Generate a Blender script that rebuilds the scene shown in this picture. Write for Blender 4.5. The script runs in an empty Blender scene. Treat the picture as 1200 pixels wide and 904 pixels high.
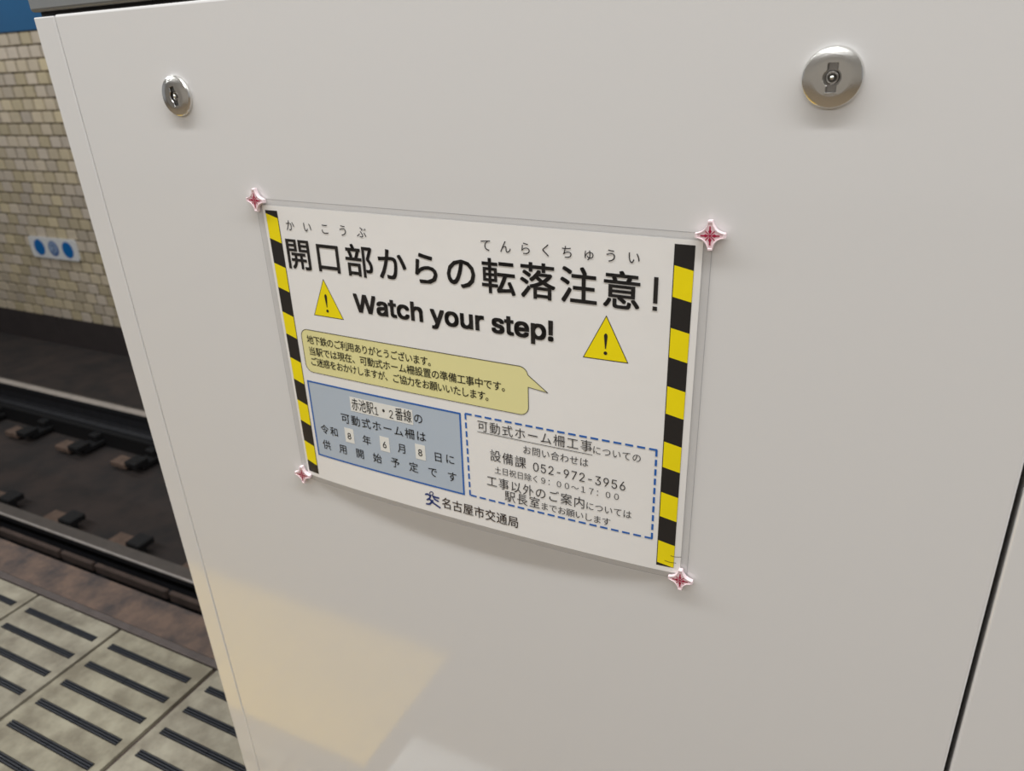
import bpy, bmesh, math, random
from mathutils import Matrix, Vector

random.seed(7)
SC = bpy.context.scene
COL = SC.collection
EYE = 1.18            # camera height above the platform floor
FY = 0.54             # y of the fence's front face

# ------------------------------------------------------------------ camera
cam_d = bpy.data.cameras.new('camera')
cam = bpy.data.objects.new('camera', cam_d)
COL.objects.link(cam)
ROWS = ((0.89060817, 0.4516885, -0.05286388),
        (0.14498115, -0.39217854, -0.90839224),
        (-0.43104241, 0.80135728, -0.41476373))
right, down, fwd = (Vector(r) for r in ROWS)
m = Matrix((right, -down, -fwd)).transposed().to_4x4()
m.translation = Vector((0, 0, EYE))
cam.matrix_world = m
cam_d.sensor_fit = 'HORIZONTAL'
cam_d.sensor_width = 36
cam_d.lens = 892.93 / 1200 * 36
cam_d.clip_start = 0.01
cam_d.clip_end = 60
cam_d.dof.use_dof = True
cam_d.dof.focus_distance = 0.64
cam_d.dof.aperture_fstop = 9.0
SC.camera = cam

# ------------------------------------------------------------------ world, lights, exposure
W = bpy.data.worlds.new('world')
SC.world = W
W.use_nodes = True
W.node_tree.nodes['Background'].inputs[0].default_value = (0.95, 0.97, 1.0, 1)
W.node_tree.nodes['Background'].inputs[1].default_value = 0.30

def strip_light(name, loc, sx, sy, power, color=(0.975, 0.995, 1.0), rot=(0, 0, 0)):
    l = bpy.data.lights.new(name, 'AREA')
    l.shape = 'RECTANGLE'; l.size = sx; l.size_y = sy
    l.energy = power; l.color = color
    o = bpy.data.objects.new(name, l)
    o.location = loc; o.rotation_euler = rot
    COL.objects.link(o)
    return o

LIGHT_ROWS = [(0.08, 172), (-2.6, 128)]
for ly, pw in LIGHT_ROWS:
    strip_light('fluorescent_lamp', (-1.6, ly, 2.84), 11.0, 0.09, pw)
# unseen row added above the track, tilted to brighten the tiled wall
strip_light('fluorescent_lamp', (-3.0, 2.9, 2.80), 11.0, 0.14, 88, rot=(math.radians(38), 0, 0))

SC.view_settings.view_transform = 'Standard'
SC.view_settings.look = 'None'
SC.view_settings.gamma = 1
SC.view_settings.use_curve_mapping = False
SC.view_settings.exposure = 0.0

# ------------------------------------------------------------------ helpers
def srgb(r, g, b):
    def f(c):
        c /= 255
        return c / 12.92 if c <= 0.04045 else ((c + 0.055) / 1.055) ** 2.4
    return (f(r), f(g), f(b), 1)

def mat(name, col, rough=0.6, metal=0.0, spec=0.5, coat=0.0, var=0.0, var_scale=8.0,
        bump=0.0, bump_scale=200.0, col2=None, rand=0.0, rand_attr=False, coat_rough=0.05):
    M = bpy.data.materials.new(name)
    M.use_nodes = True
    nt = M.node_tree; N = nt.nodes; L = nt.links
    b = N['Principled BSDF']
    b.inputs['Base Color'].default_value = col
    b.inputs['Roughness'].default_value = rough
    b.inputs['Metallic'].default_value = metal
    b.inputs['Specular IOR Level'].default_value = spec
    b.inputs['Coat Weight'].default_value = coat
    b.inputs['Coat Roughness'].default_value = coat_rough
    tc = N.new('ShaderNodeTexCoord')
    out = None
    if var > 0 or col2:
        n = N.new('ShaderNodeTexNoise')
        n.inputs['Scale'].default_value = var_scale
        n.inputs['Detail'].default_value = 6
        n.inputs['Roughness'].default_value = 0.62
        gp = N.new('ShaderNodeNewGeometry')
        L.new(gp.outputs['Position'], n.inputs['Vector'])
        r = N.new('ShaderNodeValToRGB')
        c2 = col2 if col2 else tuple(c * (1 - var) for c in col[:3]) + (1,)
        r.color_ramp.elements[0].color = c2
        r.color_ramp.elements[1].color = col
        r.color_ramp.elements[0].position = 0.36
        r.color_ramp.elements[1].position = 0.64
        L.new(n.outputs['Fac'], r.inputs['Fac'])
        out = r.outputs['Color']
    if rand > 0:
        h = N.new('ShaderNodeHueSaturation')
        if rand_attr:
            a = N.new('ShaderNodeAttribute'); a.attribute_name = 'rnd'
            src = a.outputs['Fac']
        else:
            oi = N.new('ShaderNodeObjectInfo'); src = oi.outputs['Random']
        mr = N.new('ShaderNodeMapRange')
        mr.inputs['To Min'].default_value = 1 - rand
        mr.inputs['To Max'].default_value = 1 + rand
        L.new(src, mr.inputs['Value'])
        L.new(mr.outputs[0], h.inputs['Value'])
        wn = N.new('ShaderNodeTexWhiteNoise'); wn.noise_dimensions = '1D'
        L.new(src, wn.inputs['W'])
        m2 = N.new('ShaderNodeMapRange')
        m2.inputs['To Min'].default_value = 0.5 - rand * 0.07
        m2.inputs['To Max'].default_value = 0.5 + rand * 0.05
        L.new(wn.outputs['Value'], m2.inputs['Value'])
        L.new(m2.outputs[0], h.inputs['Hue'])
        m3 = N.new('ShaderNodeMapRange')
        m3.inputs['To Min'].default_value = 1 - rand * 1.5
        m3.inputs['To Max'].default_value = 1 + rand
        L.new(wn.outputs['Value'], m3.inputs['Value'])
        L.new(m3.outputs[0], h.inputs['Saturation'])
        if out: L.new(out, h.inputs['Color'])
        else: h.inputs['Color'].default_value = col
        out = h.outputs['Color']
    if out: L.new(out, b.inputs['Base Color'])
    if bump > 0:
        n2 = N.new('ShaderNodeTexNoise')
        n2.inputs['Scale'].default_value = bump_scale
        n2.inputs['Detail'].default_value = 3
        gp2 = N.new('ShaderNodeNewGeometry')
        L.new(gp2.outputs['Position'], n2.inputs['Vector'])
        bp = N.new('ShaderNodeBump')
        bp.inputs['Strength'].default_value = bump
        bp.inputs['Distance'].default_value = 0.001
        L.new(n2.outputs['Fac'], bp.inputs['Height'])
        L.new(bp.outputs['Normal'], b.inputs['Normal'])
    return M

M = dict(
    panel=mat('white_enamel_steel', srgb(226, 224, 223), rough=0.075, spec=0.6, bump=0.03, bump_scale=420),
    cap=mat('grey_painted_metal', srgb(128, 130, 131), rough=0.45, var=0.06, var_scale=30),
    dark=mat('black_gap_shade', srgb(32, 31, 32), rough=0.7, var=0.2),  # near-black colour stands for the shade inside the open gaps
    chrome=mat('satin_chrome', (0.80, 0.79, 0.77, 1), rough=0.2, metal=1.0, bump=0.05, bump_scale=900),
    chrome_dark=mat('shadowed_steel', (0.42, 0.41, 0.40, 1), rough=0.25, metal=1.0),
    paper=mat('laminated_paper', srgb(243, 240, 237), rough=0.42, coat=0.10, var=0.012, var_scale=25, bump=0.12, bump_scale=60, coat_rough=0.25),
    ink=mat('black_ink', srgb(33, 31, 32), rough=0.4, coat=0.1),
    ink_thin=mat('dark_grey_ink', srgb(46, 43, 45), rough=0.4, coat=0.1),
    ink_yellow=mat('yellow_ink', srgb(252, 230, 0), rough=0.4, coat=0.1, var=0.03, var_scale=40),
    ink_pale=mat('pale_yellow_ink', srgb(236, 228, 164), rough=0.42, coat=0.1),
    ink_blue=mat('blue_ink', srgb(36, 100, 182), rough=0.4, coat=0.1),
    ink_sky=mat('light_blue_ink', srgb(185, 196, 209), rough=0.42, coat=0.1),
    ink_navy=mat('navy_ink', srgb(44, 62, 124), rough=0.4, coat=0.1),
    ink_brown=mat('sepia_ink', srgb(62, 44, 34), rough=0.4, coat=0.1),
    patch=mat('white_correction_paper', srgb(238, 236, 230), rough=0.6, var=0.03, var_scale=80),
    magnet=mat('pale_pink_plastic', srgb(246, 214, 220), rough=0.3),
    magnet_rim=mat('white_pink_plastic', srgb(244, 222, 226), rough=0.4),
    magnet_red=mat('crimson_print', srgb(168, 8, 60), rough=0.4),
    tile=mat('glazed_wall_tile', srgb(204, 189, 163), rough=0.38, rand=0.17, var=0.07, var_scale=10),
    tile_far=mat('glazed_wall_tile_row', srgb(204, 189, 163), rough=0.38, rand=0.17, rand_attr=True, var=0.07, var_scale=10),
    grout=mat('brown_grout', srgb(104, 92, 72), rough=0.9, var=0.25, var_scale=9),
    blue_band=mat('blue_band_enamel', srgb(26, 88, 132), rough=0.35, var=0.05, var_scale=3),
    sign=mat('white_sign_enamel', srgb(226, 226, 226), rough=0.35, var=0.04),
    sign_blue=mat('blue_sign_print', srgb(0, 104, 176), rough=0.4, var=0.03),
    sign_pale=mat('pale_blue_sign_print', srgb(150, 170, 200), rough=0.4, var=0.03),
    sign_mid=mat('slate_blue_sign_print', srgb(78, 108, 160), rough=0.4, var=0.03),
    plinth=mat('dark_plinth_concrete', srgb(56, 48, 47), rough=0.8, var=0.22, var_scale=4),
    bed=mat('dim_dirty_track_concrete', srgb(58, 48, 44), rough=0.9, col2=srgb(38, 34, 33), var_scale=3.5, bump=0.5, bump_scale=40),  # dark dirt and the dimness down by the track, both in the colour
    rail_top=mat('polished_rail_steel', srgb(196, 186, 178), rough=0.4, metal=0.35, var=0.2, var_scale=14),
    rail_dull=mat('worn_rail_steel', srgb(92, 84, 78), rough=0.55, metal=0.2, var=0.2, var_scale=12),
    rail_side=mat('dark_rusted_steel', srgb(40, 40, 44), rough=0.6, metal=0.2, var=0.3, var_scale=20),
    clip=mat('blackened_clip_steel', srgb(26, 25, 26), rough=0.6, metal=0.3),
    pad=mat('brown_dusty_pad', srgb(108, 88, 76), rough=0.9, var=0.3, var_scale=25),
    damping=mat('brown_damping_block', srgb(88, 73, 66), rough=0.9, var=0.3, var_scale=16),
    coping=mat('rust_stained_coping', srgb(108, 88, 76), rough=0.85, col2=srgb(66, 58, 56), var_scale=14, bump=0.6, bump_scale=90),
    edge_strip=mat('grey_metal_edge_strip', srgb(98, 88, 84), rough=0.5, metal=0.3, var=0.25, var_scale=30),
    paving=mat('greenish_concrete_paving', srgb(158, 151, 132), rough=0.8, col2=srgb(120, 112, 96), var_scale=13, rand=0.05, bump=0.4, bump_scale=160),
    joint=mat('dark_joint_filler', srgb(96, 82, 76), rough=0.9, var=0.25, var_scale=18),
    rubber=mat('black_ribbed_rubber', srgb(31, 32, 36), rough=0.32),
    rubber_top=mat('highlit_rubber_ridge', srgb(52, 54, 60), rough=0.4),  # ridge tops lighter: their highlights are put into the colour
    tactile=mat('yellow_tactile_paving', srgb(250, 204, 30), rough=0.6, var=0.12, var_scale=12),
    plain=mat('grey_floor_paving', srgb(124, 108, 86), rough=0.6, var=0.1, var_scale=6, rand=0.04),
    marking=mat('white_floor_paint', srgb(240, 240, 238), rough=0.5, var=0.04, var_scale=20),
    ceiling=mat('painted_ceiling', srgb(214, 212, 206), rough=0.8, var=0.04, var_scale=2),
    wallpaint=mat('pale_station_wall', srgb(196, 190, 182), rough=0.6, var=0.06, var_scale=2),
    housing=mat('white_lamp_housing', srgb(225, 225, 222), rough=0.5, var=0.03),
)
# scattered film: mostly clear with a faint milky body
def film_mat():
    F = bpy.data.materials.new('clear_laminate_film'); F.use_nodes = True
    nt = F.node_tree; N = nt.nodes; L = nt.links
    b = N['Principled BSDF']
    b.inputs['Base Color'].default_value = srgb(214, 211, 210)
    b.inputs['Roughness'].default_value = 0.12
    t = N.new('ShaderNodeBsdfTransparent')
    t.inputs['Color'].default_value = (0.95, 0.95, 0.95, 1)
    mx = N.new('ShaderNodeMixShader')
    n = N.new('ShaderNodeTexNoise'); n.inputs['Scale'].default_value = 60
    mr = N.new('ShaderNodeMapRange'); mr.inputs['To Min'].default_value = 0.06; mr.inputs['To Max'].default_value = 0.16
    g = N.new('ShaderNodeNewGeometry')
    L.new(g.outputs['Position'], n.inputs['Vector']); L.new(n.outputs['Fac'], mr.inputs['Value'])
    L.new(mr.outputs[0], mx.inputs['Fac'])
    L.new(t.outputs[0], mx.inputs[1]); L.new(b.outputs[0], mx.inputs[2])
    L.new(mx.outputs[0], N['Material Output'].inputs['Surface'])
    return F
M['film'] = film_mat()

def obj(name, bm, material, parent=None, smooth=False, loc=None):
    me = bpy.data.meshes.new(name)
    bm.to_mesh(me); bm.free()
    mats = material if isinstance(material, (list, tuple)) else [material]
    for x in mats: me.materials.append(x)
    if smooth:
        for p in me.polygons: p.use_smooth = True
    o = bpy.data.objects.new(name, me)
    COL.objects.link(o)
    if loc: o.location = loc
    if parent: o.parent = parent
    return o

def empty(name, loc=(0, 0, 0)):
    o = bpy.data.objects.new(name, None)
    o.location = loc; o.empty_display_size = 0.05
    COL.objects.link(o)
    return o

def tag(o, label, cat, group=None):
    o['label'] = label; o['category'] = cat
    if group: o['group'] = group
    return o

def struct(o):
    o['kind'] = 'structure'
    return o

def box(bm, x0, x1, y0, y1, z0, z1, mi=0):
    v = [bm.verts.new(p) for p in ((x0, y0, z0), (x1, y0, z0), (x1, y1, z0), (x0, y1, z0),
                                   (x0, y0, z1), (x1, y0, z1), (x1, y1, z1), (x0, y1, z1))]
    for f in ((0, 3, 2, 1), (4, 5, 6, 7), (0, 1, 5, 4), (1, 2, 6, 5), (2, 3, 7, 6), (3, 0, 4, 7)):
        fc = bm.faces.new([v[i] for i in f]); fc.material_index = mi
    return v

def box_bm(*a, bevel=0.0, seg=2):
    bm = bmesh.new(); box(bm, *a)
    if bevel:
        bmesh.ops.bevel(bm, geom=bm.edges[:], offset=bevel, segments=seg, profile=0.5, affect='EDGES')
    return bm

def lathe(profile, n=64):
    """profile of (radius, height) turned about z"""
    bm = bmesh.new(); rings = []
    for r, h in profile:
        if r < 1e-6: rings.append([bm.verts.new((0, 0, h))])
        else: rings.append([bm.verts.new((r * math.cos(2 * math.pi * i / n), r * math.sin(2 * math.pi * i / n), h)) for i in range(n)])
    for a, b in zip(rings, rings[1:]):
        for i in range(n):
            j = (i + 1) % n
            if len(a) == 1 and len(b) > 1: bm.faces.new((a[0], b[i], b[j]))
            elif len(b) == 1: bm.faces.new((a[i], a[j], b[0]))
            else: bm.faces.new((a[i], a[j], b[j], b[i]))
    bmesh.ops.recalc_face_normals(bm, faces=bm.faces)
    return bm

# ================================================================== SETTING
X0, X1 = -13.0, 6.0
WY = 3.9                     # tiled wall across the track
BED = -1.16
RAIL = -0.90

# platform body (slab under the paving)
bm = bmesh.new()
box(bm, X0, X1, -5.0, 0.773, -1.16, -0.0082)
platform = struct(obj('floor', bm, M['joint']))

# slotted paving along the edge: each slab with five recessed slots, a ribbed rubber strip in each
TP = 0.298
def slot_tile_bm(w, d, slots, sl, sw, depth=0.0081, rec=0.006):
    """slab local origin = corner (x0,y0), top at z=0"""
    bm = bmesh.new()
    xs = [0, (w - sl) / 2, (w + sl) / 2, w]
    ys = [0]
    for c in slots: ys += [c - sw / 2, c + sw / 2]
    ys.append(d)
    for i in range(3):
        for j in range(len(ys) - 1):
            z = -rec if (i == 1 and j % 2 == 1) else 0
            bm.faces.new([bm.verts.new(p) for p in ((xs[i], ys[j], z), (xs[i + 1], ys[j], z), (xs[i + 1], ys[j + 1], z), (xs[i], ys[j + 1], z))])
            if z:
                a, b, c, e = xs[1], xs[2], ys[j], ys[j + 1]
                for p, q in (((a, c), (b, c)), ((b, c), (b, e)), ((b, e), (a, e)), ((a, e), (a, c))):
                    bm.faces.new([bm.verts.new(t) for t in ((p[0], p[1], -rec), (q[0], q[1], -rec), (q[0], q[1], 0), (p[0], p[1], 0))])
    for p, q in (((0, 0), (w, 0)), ((w, 0), (w, d)), ((w, d), (0, d)), ((0, d), (0, 0))):
        bm.faces.new([bm.verts.new(t) for t in ((p[0], p[1], -depth), (q[0], q[1], -depth), (q[0], q[1], 0), (p[0], p[1], 0))])
    bmesh.ops.remove_doubles(bm, verts=bm.verts, dist=1e-5)
    bmesh.ops.recalc_face_normals(bm, faces=bm.faces)
    return bm

def ribbed_strip_bm(l, w):
    """five-rib anti-slip insert, base at z=0"""
    bm = bmesh.new()
    n = 3; pts = []
    for i in range(n):
        y0 = w * i / n; s = w / n
        pts += [(y0 + s * 0.08, 0.0042), (y0 + s * 0.25, 0.0078), (y0 + s * 0.62, 0.0078), (y0 + s * 0.80, 0.0042)]
    pts = [(0, 0)] + pts + [(w, 0)]
    # two lengths with a small cut between them
    for xa, xb in ((0, l * 0.497), (l * 0.503, l)):
        A = [bm.verts.new((xa, y, z)) for y, z in pts]
        B = [bm.verts.new((xb, y, z)) for y, z in pts]
        for i in range(len(pts) - 1):
            f = bm.faces.new((A[i], B[i], B[i + 1], A[i + 1]))
            if pts[i][1] == pts[i + 1][1] == 0.0078: f.material_index = 1
        bm.faces.new(A); bm.faces.new(B[::-1])
    bmesh.ops.recalc_face_normals(bm, faces=bm.faces)
    return bm

TY0 = 0.404
SLOTS = [y - TY0 for y in (0.441, 0.4985, 0.558, 0.613, 0.669, 0.7255)]
SL, SW = 0.248, 0.0165
GAP = 0.0095
first_tile = None
joint_x = -1.1675
for k in range(1, 9):
    xa = joint_x - (k - 1) * TP if k > 0 else 0
    x = xa - TP + GAP / 2
    w = TP - GAP
    if k == 1: w -= 0.003                       # wide joint on the fence side
    if first_tile is None:
        first_tile = obj('paving_tile', slot_tile_bm(TP - GAP, 0.367, SLOTS, SL, SW), M['paving'], platform, loc=(x, TY0, 0))
        strip0 = None
        for s in SLOTS:
            if strip0 is None:
                strip0 = obj('grip_strip', ribbed_strip_bm(SL - 0.002, SW - 0.001), [M['rubber'], M['rubber_top']], first_tile,
                             loc=((TP - GAP - SL) / 2 + 0.001, s - SW / 2 + 0.0005, -0.0058))
            else:
                c = strip0.copy(); COL.objects.link(c); c.parent = first_tile
                c.location = ((TP - GAP - SL) / 2 + 0.001, s - SW / 2 + 0.0005, -0.0058)
    else:
        t = first_tile.copy(); COL.objects.link(t); t.parent = platform; t.location = (x, TY0, 0)
        for ch in list(first_tile.children):
            c = ch.copy(); COL.objects.link(c); c.parent = t
# the tile right of the wide joint, beside the fence
x = joint_x + 0.007
t = first_tile.copy(); COL.objects.link(t); t.parent = platform; t.location = (x, TY0, 0)
for ch in list(first_tile.children):
    c = ch.copy(); COL.objects.link(c); c.parent = t
# narrow plain strip, tactile blocks, plain tiles
def slab(x0, x1, y0, y1, material, name='paving_tile'):
    bm = box_bm(x0, x1, y0, y1, -0.0081, 0, bevel=0.001, seg=1)
    return obj(name, bm, material, platform)
xx = -3.548
while xx < 1.4:
    slab(xx + .0015, xx + TP - .0015, 0.3715, 0.4015, M['plain'])
    xx += TP
xx = joint_x + 0.007 + TP
while xx < 1.4:
    slab(xx + .0015, xx + TP - .0015, 0.4045, 0.770, M['plain'])
    xx += TP
# tactile blocks with 25 bumps each
def tactile_bm(s):
    bm = box_bm(0, s, 0, s, -0.0081, 0, bevel=0.001, seg=1)
    for i in range(5):
        for j in range(5):
            cx, cy = s * (i + .5) / 5, s * (j + .5) / 5
            lo = [bm.verts.new((cx + .0115 * math.cos(a * math.pi / 6), cy + .0115 * math.sin(a * math.pi / 6), 0)) for a in range(12)]
            hi = [bm.verts.new((cx + .006 * math.cos(a * math.pi / 6), cy + .006 * math.sin(a * math.pi / 6), 0.005)) for a in range(12)]
            for a in range(12): bm.faces.new((lo[a], lo[(a + 1) % 12], hi[(a + 1) % 12], hi[a]))
            bm.faces.new(hi)
    return bm
tb = None
for k in range(6):
    x = -0.73 - 0.3 * (k + 1)
    if tb is None: tb = obj('tactile_block', tactile_bm(0.2975), M['tactile'], platform, loc=(x + .001, 0.071, 0))
    else:
        c = tb.copy(); COL.objects.link(c); c.parent = platform; c.location = (x + .001, 0.071, 0)
xx = -0.73
while xx < 1.2:
    slab(xx + .0015, xx + .2985, 0.0715, 0.3695, M['plain']); xx += 0.3
pt = None
for r in range(5):
    for k in range(16):
        x = -3.43 + 0.3 * k; y = 0.07 - 0.3 * (r + 1)
        if pt is None:
            pt = obj('paving_tile', box_bm(0, .297, 0, .297, -0.0081, 0, bevel=0.001, seg=1), M['plain'], platform, loc=(x + .0015, y + .0015, 0))
        else:
            c = pt.copy(); COL.objects.link(c); c.parent = platform; c.location = (x + .0015, y + .0015, 0)
bm = bmesh.new()
def rect_tiles(x0, x1, y0, y1):
    nx = round((x1 - x0) / .3); ny = round((y1 - y0) / .3)
    for i in range(nx):
        for j in range(ny):
            a = x0 + (x1 - x0) * i / nx; b = x0 + (x1 - x0) * (i + 1) / nx
            c = y0 + (y1 - y0) * j / ny; d = y0 + (y1 - y0) * (j + 1) / ny
            box(bm, a + .0015, b - .0015, c + .0015, d - .0015, -.0081, 0)
rect_tiles(-12.9, -3.56, -4.9, 0.77)
rect_tiles(-3.43, 1.37, -4.9, -1.43)
rect_tiles(1.43, 5.9, -4.9, 0.77)
far_paving = obj('paving_tile', bm, M['plain'], platform); far_paving['kind'] = 'stuff'

# metal strip and coping stones at the platform's edge
bm = box_bm(X0, X1, 0.7745, 0.7915, -0.05, 0.002, bevel=0.0015, seg=1)
es = obj('edge_strip', bm, M['edge_strip'], platform)
cs = None
for k in range(6):
    x = -8.8 + 2.7 * k
    if cs is None: cs = obj('coping_stone', box_bm(0, 2.697, 0, 0.092, -0.12, -0.002, bevel=0.004), M['coping'], platform, loc=(x, 0.793, 0))
    else:
        c = cs.copy(); COL.objects.link(c); c.parent = platform; c.location = (x, 0.793, 0)

# track bed
bed = struct(obj('track_bed', box_bm(X0, X1, 0.7731, WY, BED - 0.2, BED), M['bed']))
# tiled wall across the track
ROW = 0.0924; TW = 0.1373; TOP = 1.414
wall = struct(obj('wall_back', box_bm(X0, X1, WY + 0.006, WY + 0.25, BED, 2.98), M['grout']))
bmp = bmesh.new()
box(bmp, X0, X1, WY - 0.012, WY + 0.006, TOP + 0.004, 2.97)
struct(obj('trim_1', bmp, M['blue_band']))
# dark plinth slabs under the tiles
pb = -6.72
for k in range(12):
    x = pb + 1.2 * (k - 4)
    obj('plinth_slab', box_bm(x + .003, x + 1.197, WY - 0.006, WY + 0.006, BED, -0.884, bevel=0.002, seg=1), M['plinth'], wall)
sp = (-6.74, -6.105, -0.345, -0.155)
tile0 = None
IX0, IX1 = -7.35, -5.70
stuff = bmesh.new()
rnd_layer = stuff.faces.layers.float.new('rnd')
def tile_faces(bm, x0, z0, w, h, y1, y0):
    s = 0.004
    f = [bm.verts.new(p) for p in ((x0 + s, y0, z0 + s), (x0 + w - s, y0, z0 + s), (x0 + w - s, y0, z0 + h - s), (x0 + s, y0, z0 + h - s))]
    b = [bm.verts.new(p) for p in ((x0, y1, z0), (x0 + w, y1, z0), (x0 + w, y1, z0 + h), (x0, y1, z0 + h))]
    fs = [bm.faces.new(f)]
    for i in range(4): fs.append(bm.faces.new((b[i], b[(i + 1) % 4], f[(i + 1) % 4], f[i])))
    return fs
G = 0.009
GX = 0.018
for r in range(25):
    z = TOP - ROW * (r + 1)
    if z < -0.90: break
    off = -6.211 + (0.5 * TW if r % 2 else 0)
    k0 = math.floor((X0 - off) / TW) + 1
    k1 = math.floor((X1 - off) / TW)
    for k in range(k0, k1):
        x = off + k * TW
        if IX0 < x < IX1:
            dy = random.uniform(-0.0012, 0.0012)
            if tile0 is None:
                b2 = bmesh.new(); tile_faces(b2, 0, 0, TW - GX, ROW - G, 0.004, -0.006)
                tile0 = obj('wall_tile', b2, M['tile'], wall, loc=(x + GX / 2, WY + dy, z + G / 2))
            else:
                c = tile0.copy(); COL.objects.link(c); c.parent = wall; c.location = (x + GX / 2, WY + dy, z + G / 2)
        else:
            rv = random.random()
            for f in tile_faces(stuff, x + GX / 2, z + G / 2, TW - GX, ROW - G, WY + 0.004, WY - 0.006): f[rnd_layer] = rv
st = obj('wall_tile', stuff, M['tile_far'], wall); st['kind'] = 'stuff'

struct(obj('ceiling', box_bm(X0, X1, -5.2, WY + 0.25, 2.98, 3.1), M['ceiling']))
struct(obj('wall_front', box_bm(X0, X1, -5.2, -5.0, -0.02, 2.98), M['wallpaint']))
for i, (ly, pw) in enumerate(LIGHT_ROWS):
    o = obj('ceiling_light', box_bm(-7.1, 3.9, ly - 0.11, ly + 0.11, 2.86, 2.98, bevel=0.006), M['housing'])
    tag(o, ('long white fluorescent light housing on the ceiling nearest the fence', 'long white fluorescent light housing on the ceiling far behind the photographer')[i], 'light')

# ================================================================== TRACK
def rail_profile():
    h = [(-.033, 0), (.033, 0), (.033, -.03), (.009, -.042), (.009, -.125), (.066, -.142), (.066, -.153), (-.066, -.153), (-.066, -.142), (-.009, -.125), (-.009, -.042), (-.033, -.03)]
    return h
def make_rail(cy, label, dull, side):
    root = empty('rail', (0, cy, 0))
    tag(root, label, 'rail')
    bm = bmesh.new(); P = rail_profile()
    A = [bm.verts.new((X0 + .1, y, RAIL + z)) for y, z in P]; B = [bm.verts.new((X1 - .1, y, RAIL + z)) for y, z in P]
    n = len(P)
    for i in range(n):
        f = bm.faces.new((A[i], A[(i + 1) % n], B[(i + 1) % n], B[i]))
    bm.faces.new(A); bm.faces.new(B[::-1])
    bmesh.ops.recalc_face_normals(bm, faces=bm.faces)
    obj('rail_body', bm, M['rail_side'], root)
    if dull:
        obj('running_surface', box_bm(X0 + .1, X1 - .1, -.024, .033, RAIL, RAIL + .002), M['rail_dull'], root)
        obj('worn_edge', box_bm(X0 + .1, X1 - .1, -.034, -.024, RAIL - .004, RAIL + .0015), M['rail_top'], root)
    else:
        obj('running_surface', box_bm(X0 + .1, X1 - .1, -.033, .018, RAIL, RAIL + .002), M['rail_top'], root)
        obj('worn_edge', box_bm(X0 + .1, X1 - .1, .020, .033, RAIL, RAIL + .0025), M['rail_dull'], root)
    # long base strip the foot sits on
    obj('base_strip', box_bm(X0 + .1, X1 - .1, -.10, .10, BED + 0.0001, RAIL - .153), M['clip'], root)
    proto = None
    for k in range(24):
        x = -8.45 + 0.55 * k + (0 if side < 0 else 0.2)
        if proto is None:
            b = bmesh.new()
            s = side
            ya, yb = sorted((s * .05, s * .25))
            box(b, -.05, .05, ya, yb, 0, .035)
            ya, yb = sorted((s * .06, s * .15))
            box(b, -.035, .035, ya, yb, .035, .08)
            ya, yb = sorted((s * .20, s * .30))
            box(b, -.045, .055, ya, yb, .03, .07)
            bmesh.ops.bevel(b, geom=b.edges[:], offset=.006, segments=1, affect='EDGES')
            proto = obj('rail_fastener', b, M['clip'], root, loc=(x, 0, BED + .02))
            ya, yb = sorted((s * .20, s * .29))
            pad = obj('fastener_pad', box_bm(-.20, -.06, ya, yb, 0, .035, bevel=.004, seg=1), M['pad'], proto)
        else:
            c = proto.copy(); COL.objects.link(c); c.parent = root; c.location = (x, 0, BED + .02)
            d = pad.copy(); COL.objects.link(d); d.parent = c
    return root
rail_far = make_rail(2.80, 'bright running rail farther from the platform, below the tiled wall', False, -1)
rail_near = make_rail(1.722, 'dull brown running rail nearer the platform edge', True, 1)
x = -3.92 - 2.25; i = 0
while x < -1.2:
    ln = (0.50, 0.25)[i % 2]
    obj('damping_block', box_bm(x + .010, x + ln - .010, -.078, -.054, RAIL - .105, RAIL - .06, bevel=.004, seg=1), M['damping'], rail_near)
    x += ln; i += 1

# ================================================================== SIGN ON THE TILED WALL
sign = empty('station_sign', ((sp[0] + sp[1]) / 2, WY - .008, -0.2405))
tag(sign, 'small white plate with two blue discs and an emblem on the tiled wall', 'sign')
def disc_bm(r, y0, y1, cx=0, cz=0, n=32):
    bm = bmesh.new()
    a = [bm.verts.new((cx + r * math.cos(2 * math.pi * i / n), y0, cz + r * math.sin(2 * math.pi * i / n))) for i in range(n)]
    b = [bm.verts.new((cx + r * math.cos(2 * math.pi * i / n), y1, cz + r * math.sin(2 * math.pi * i / n))) for i in range(n)]
    bm.faces.new(a); bm.faces.new(b[::-1])
    for i in range(n): bm.faces.new((a[i], b[i], b[(i + 1) % n], a[(i + 1) % n]))
    bmesh.ops.recalc_face_normals(bm, faces=bm.faces)
    return bm
def rounded_pts(x0, x1, z0, z1, r, n=6):
    pts = []
    for cx, cz, a0 in ((x1 - r, z1 - r, 0), (x0 + r, z1 - r, 90), (x0 + r, z0 + r, 180), (x1 - r, z0 + r, 270)):
        for k in range(n + 1):
            a = math.radians(a0 + 90 * k / n); pts.append((cx + r * math.cos(a), cz + r * math.sin(a)))
    return pts
def prism(pts, y0, y1):
    bm = bmesh.new()
    a = [bm.verts.new((x, y0, z)) for x, z in pts]; b = [bm.verts.new((x, y1, z)) for x, z in pts]
    bm.faces.new(a); bm.faces.new(b[::-1]); n = len(pts)
    for i in range(n): bm.faces.new((a[i], b[i], b[(i + 1) % n], a[(i + 1) % n]))
    bmesh.ops.recalc_face_normals(bm, faces=bm.faces)
    return bm
obj('sign_plate', prism(rounded_pts(-.315, .315, -.091, .091, .03), -.012, .0), M['sign'], sign)
obj('blue_disc', disc_bm(.069, -.0135, -.0115, cx=-.187), M['sign_blue'], sign)
obj('blue_disc', disc_bm(.069, -.0135, -.0115, cx=.192), M['sign_blue'], sign)
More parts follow.
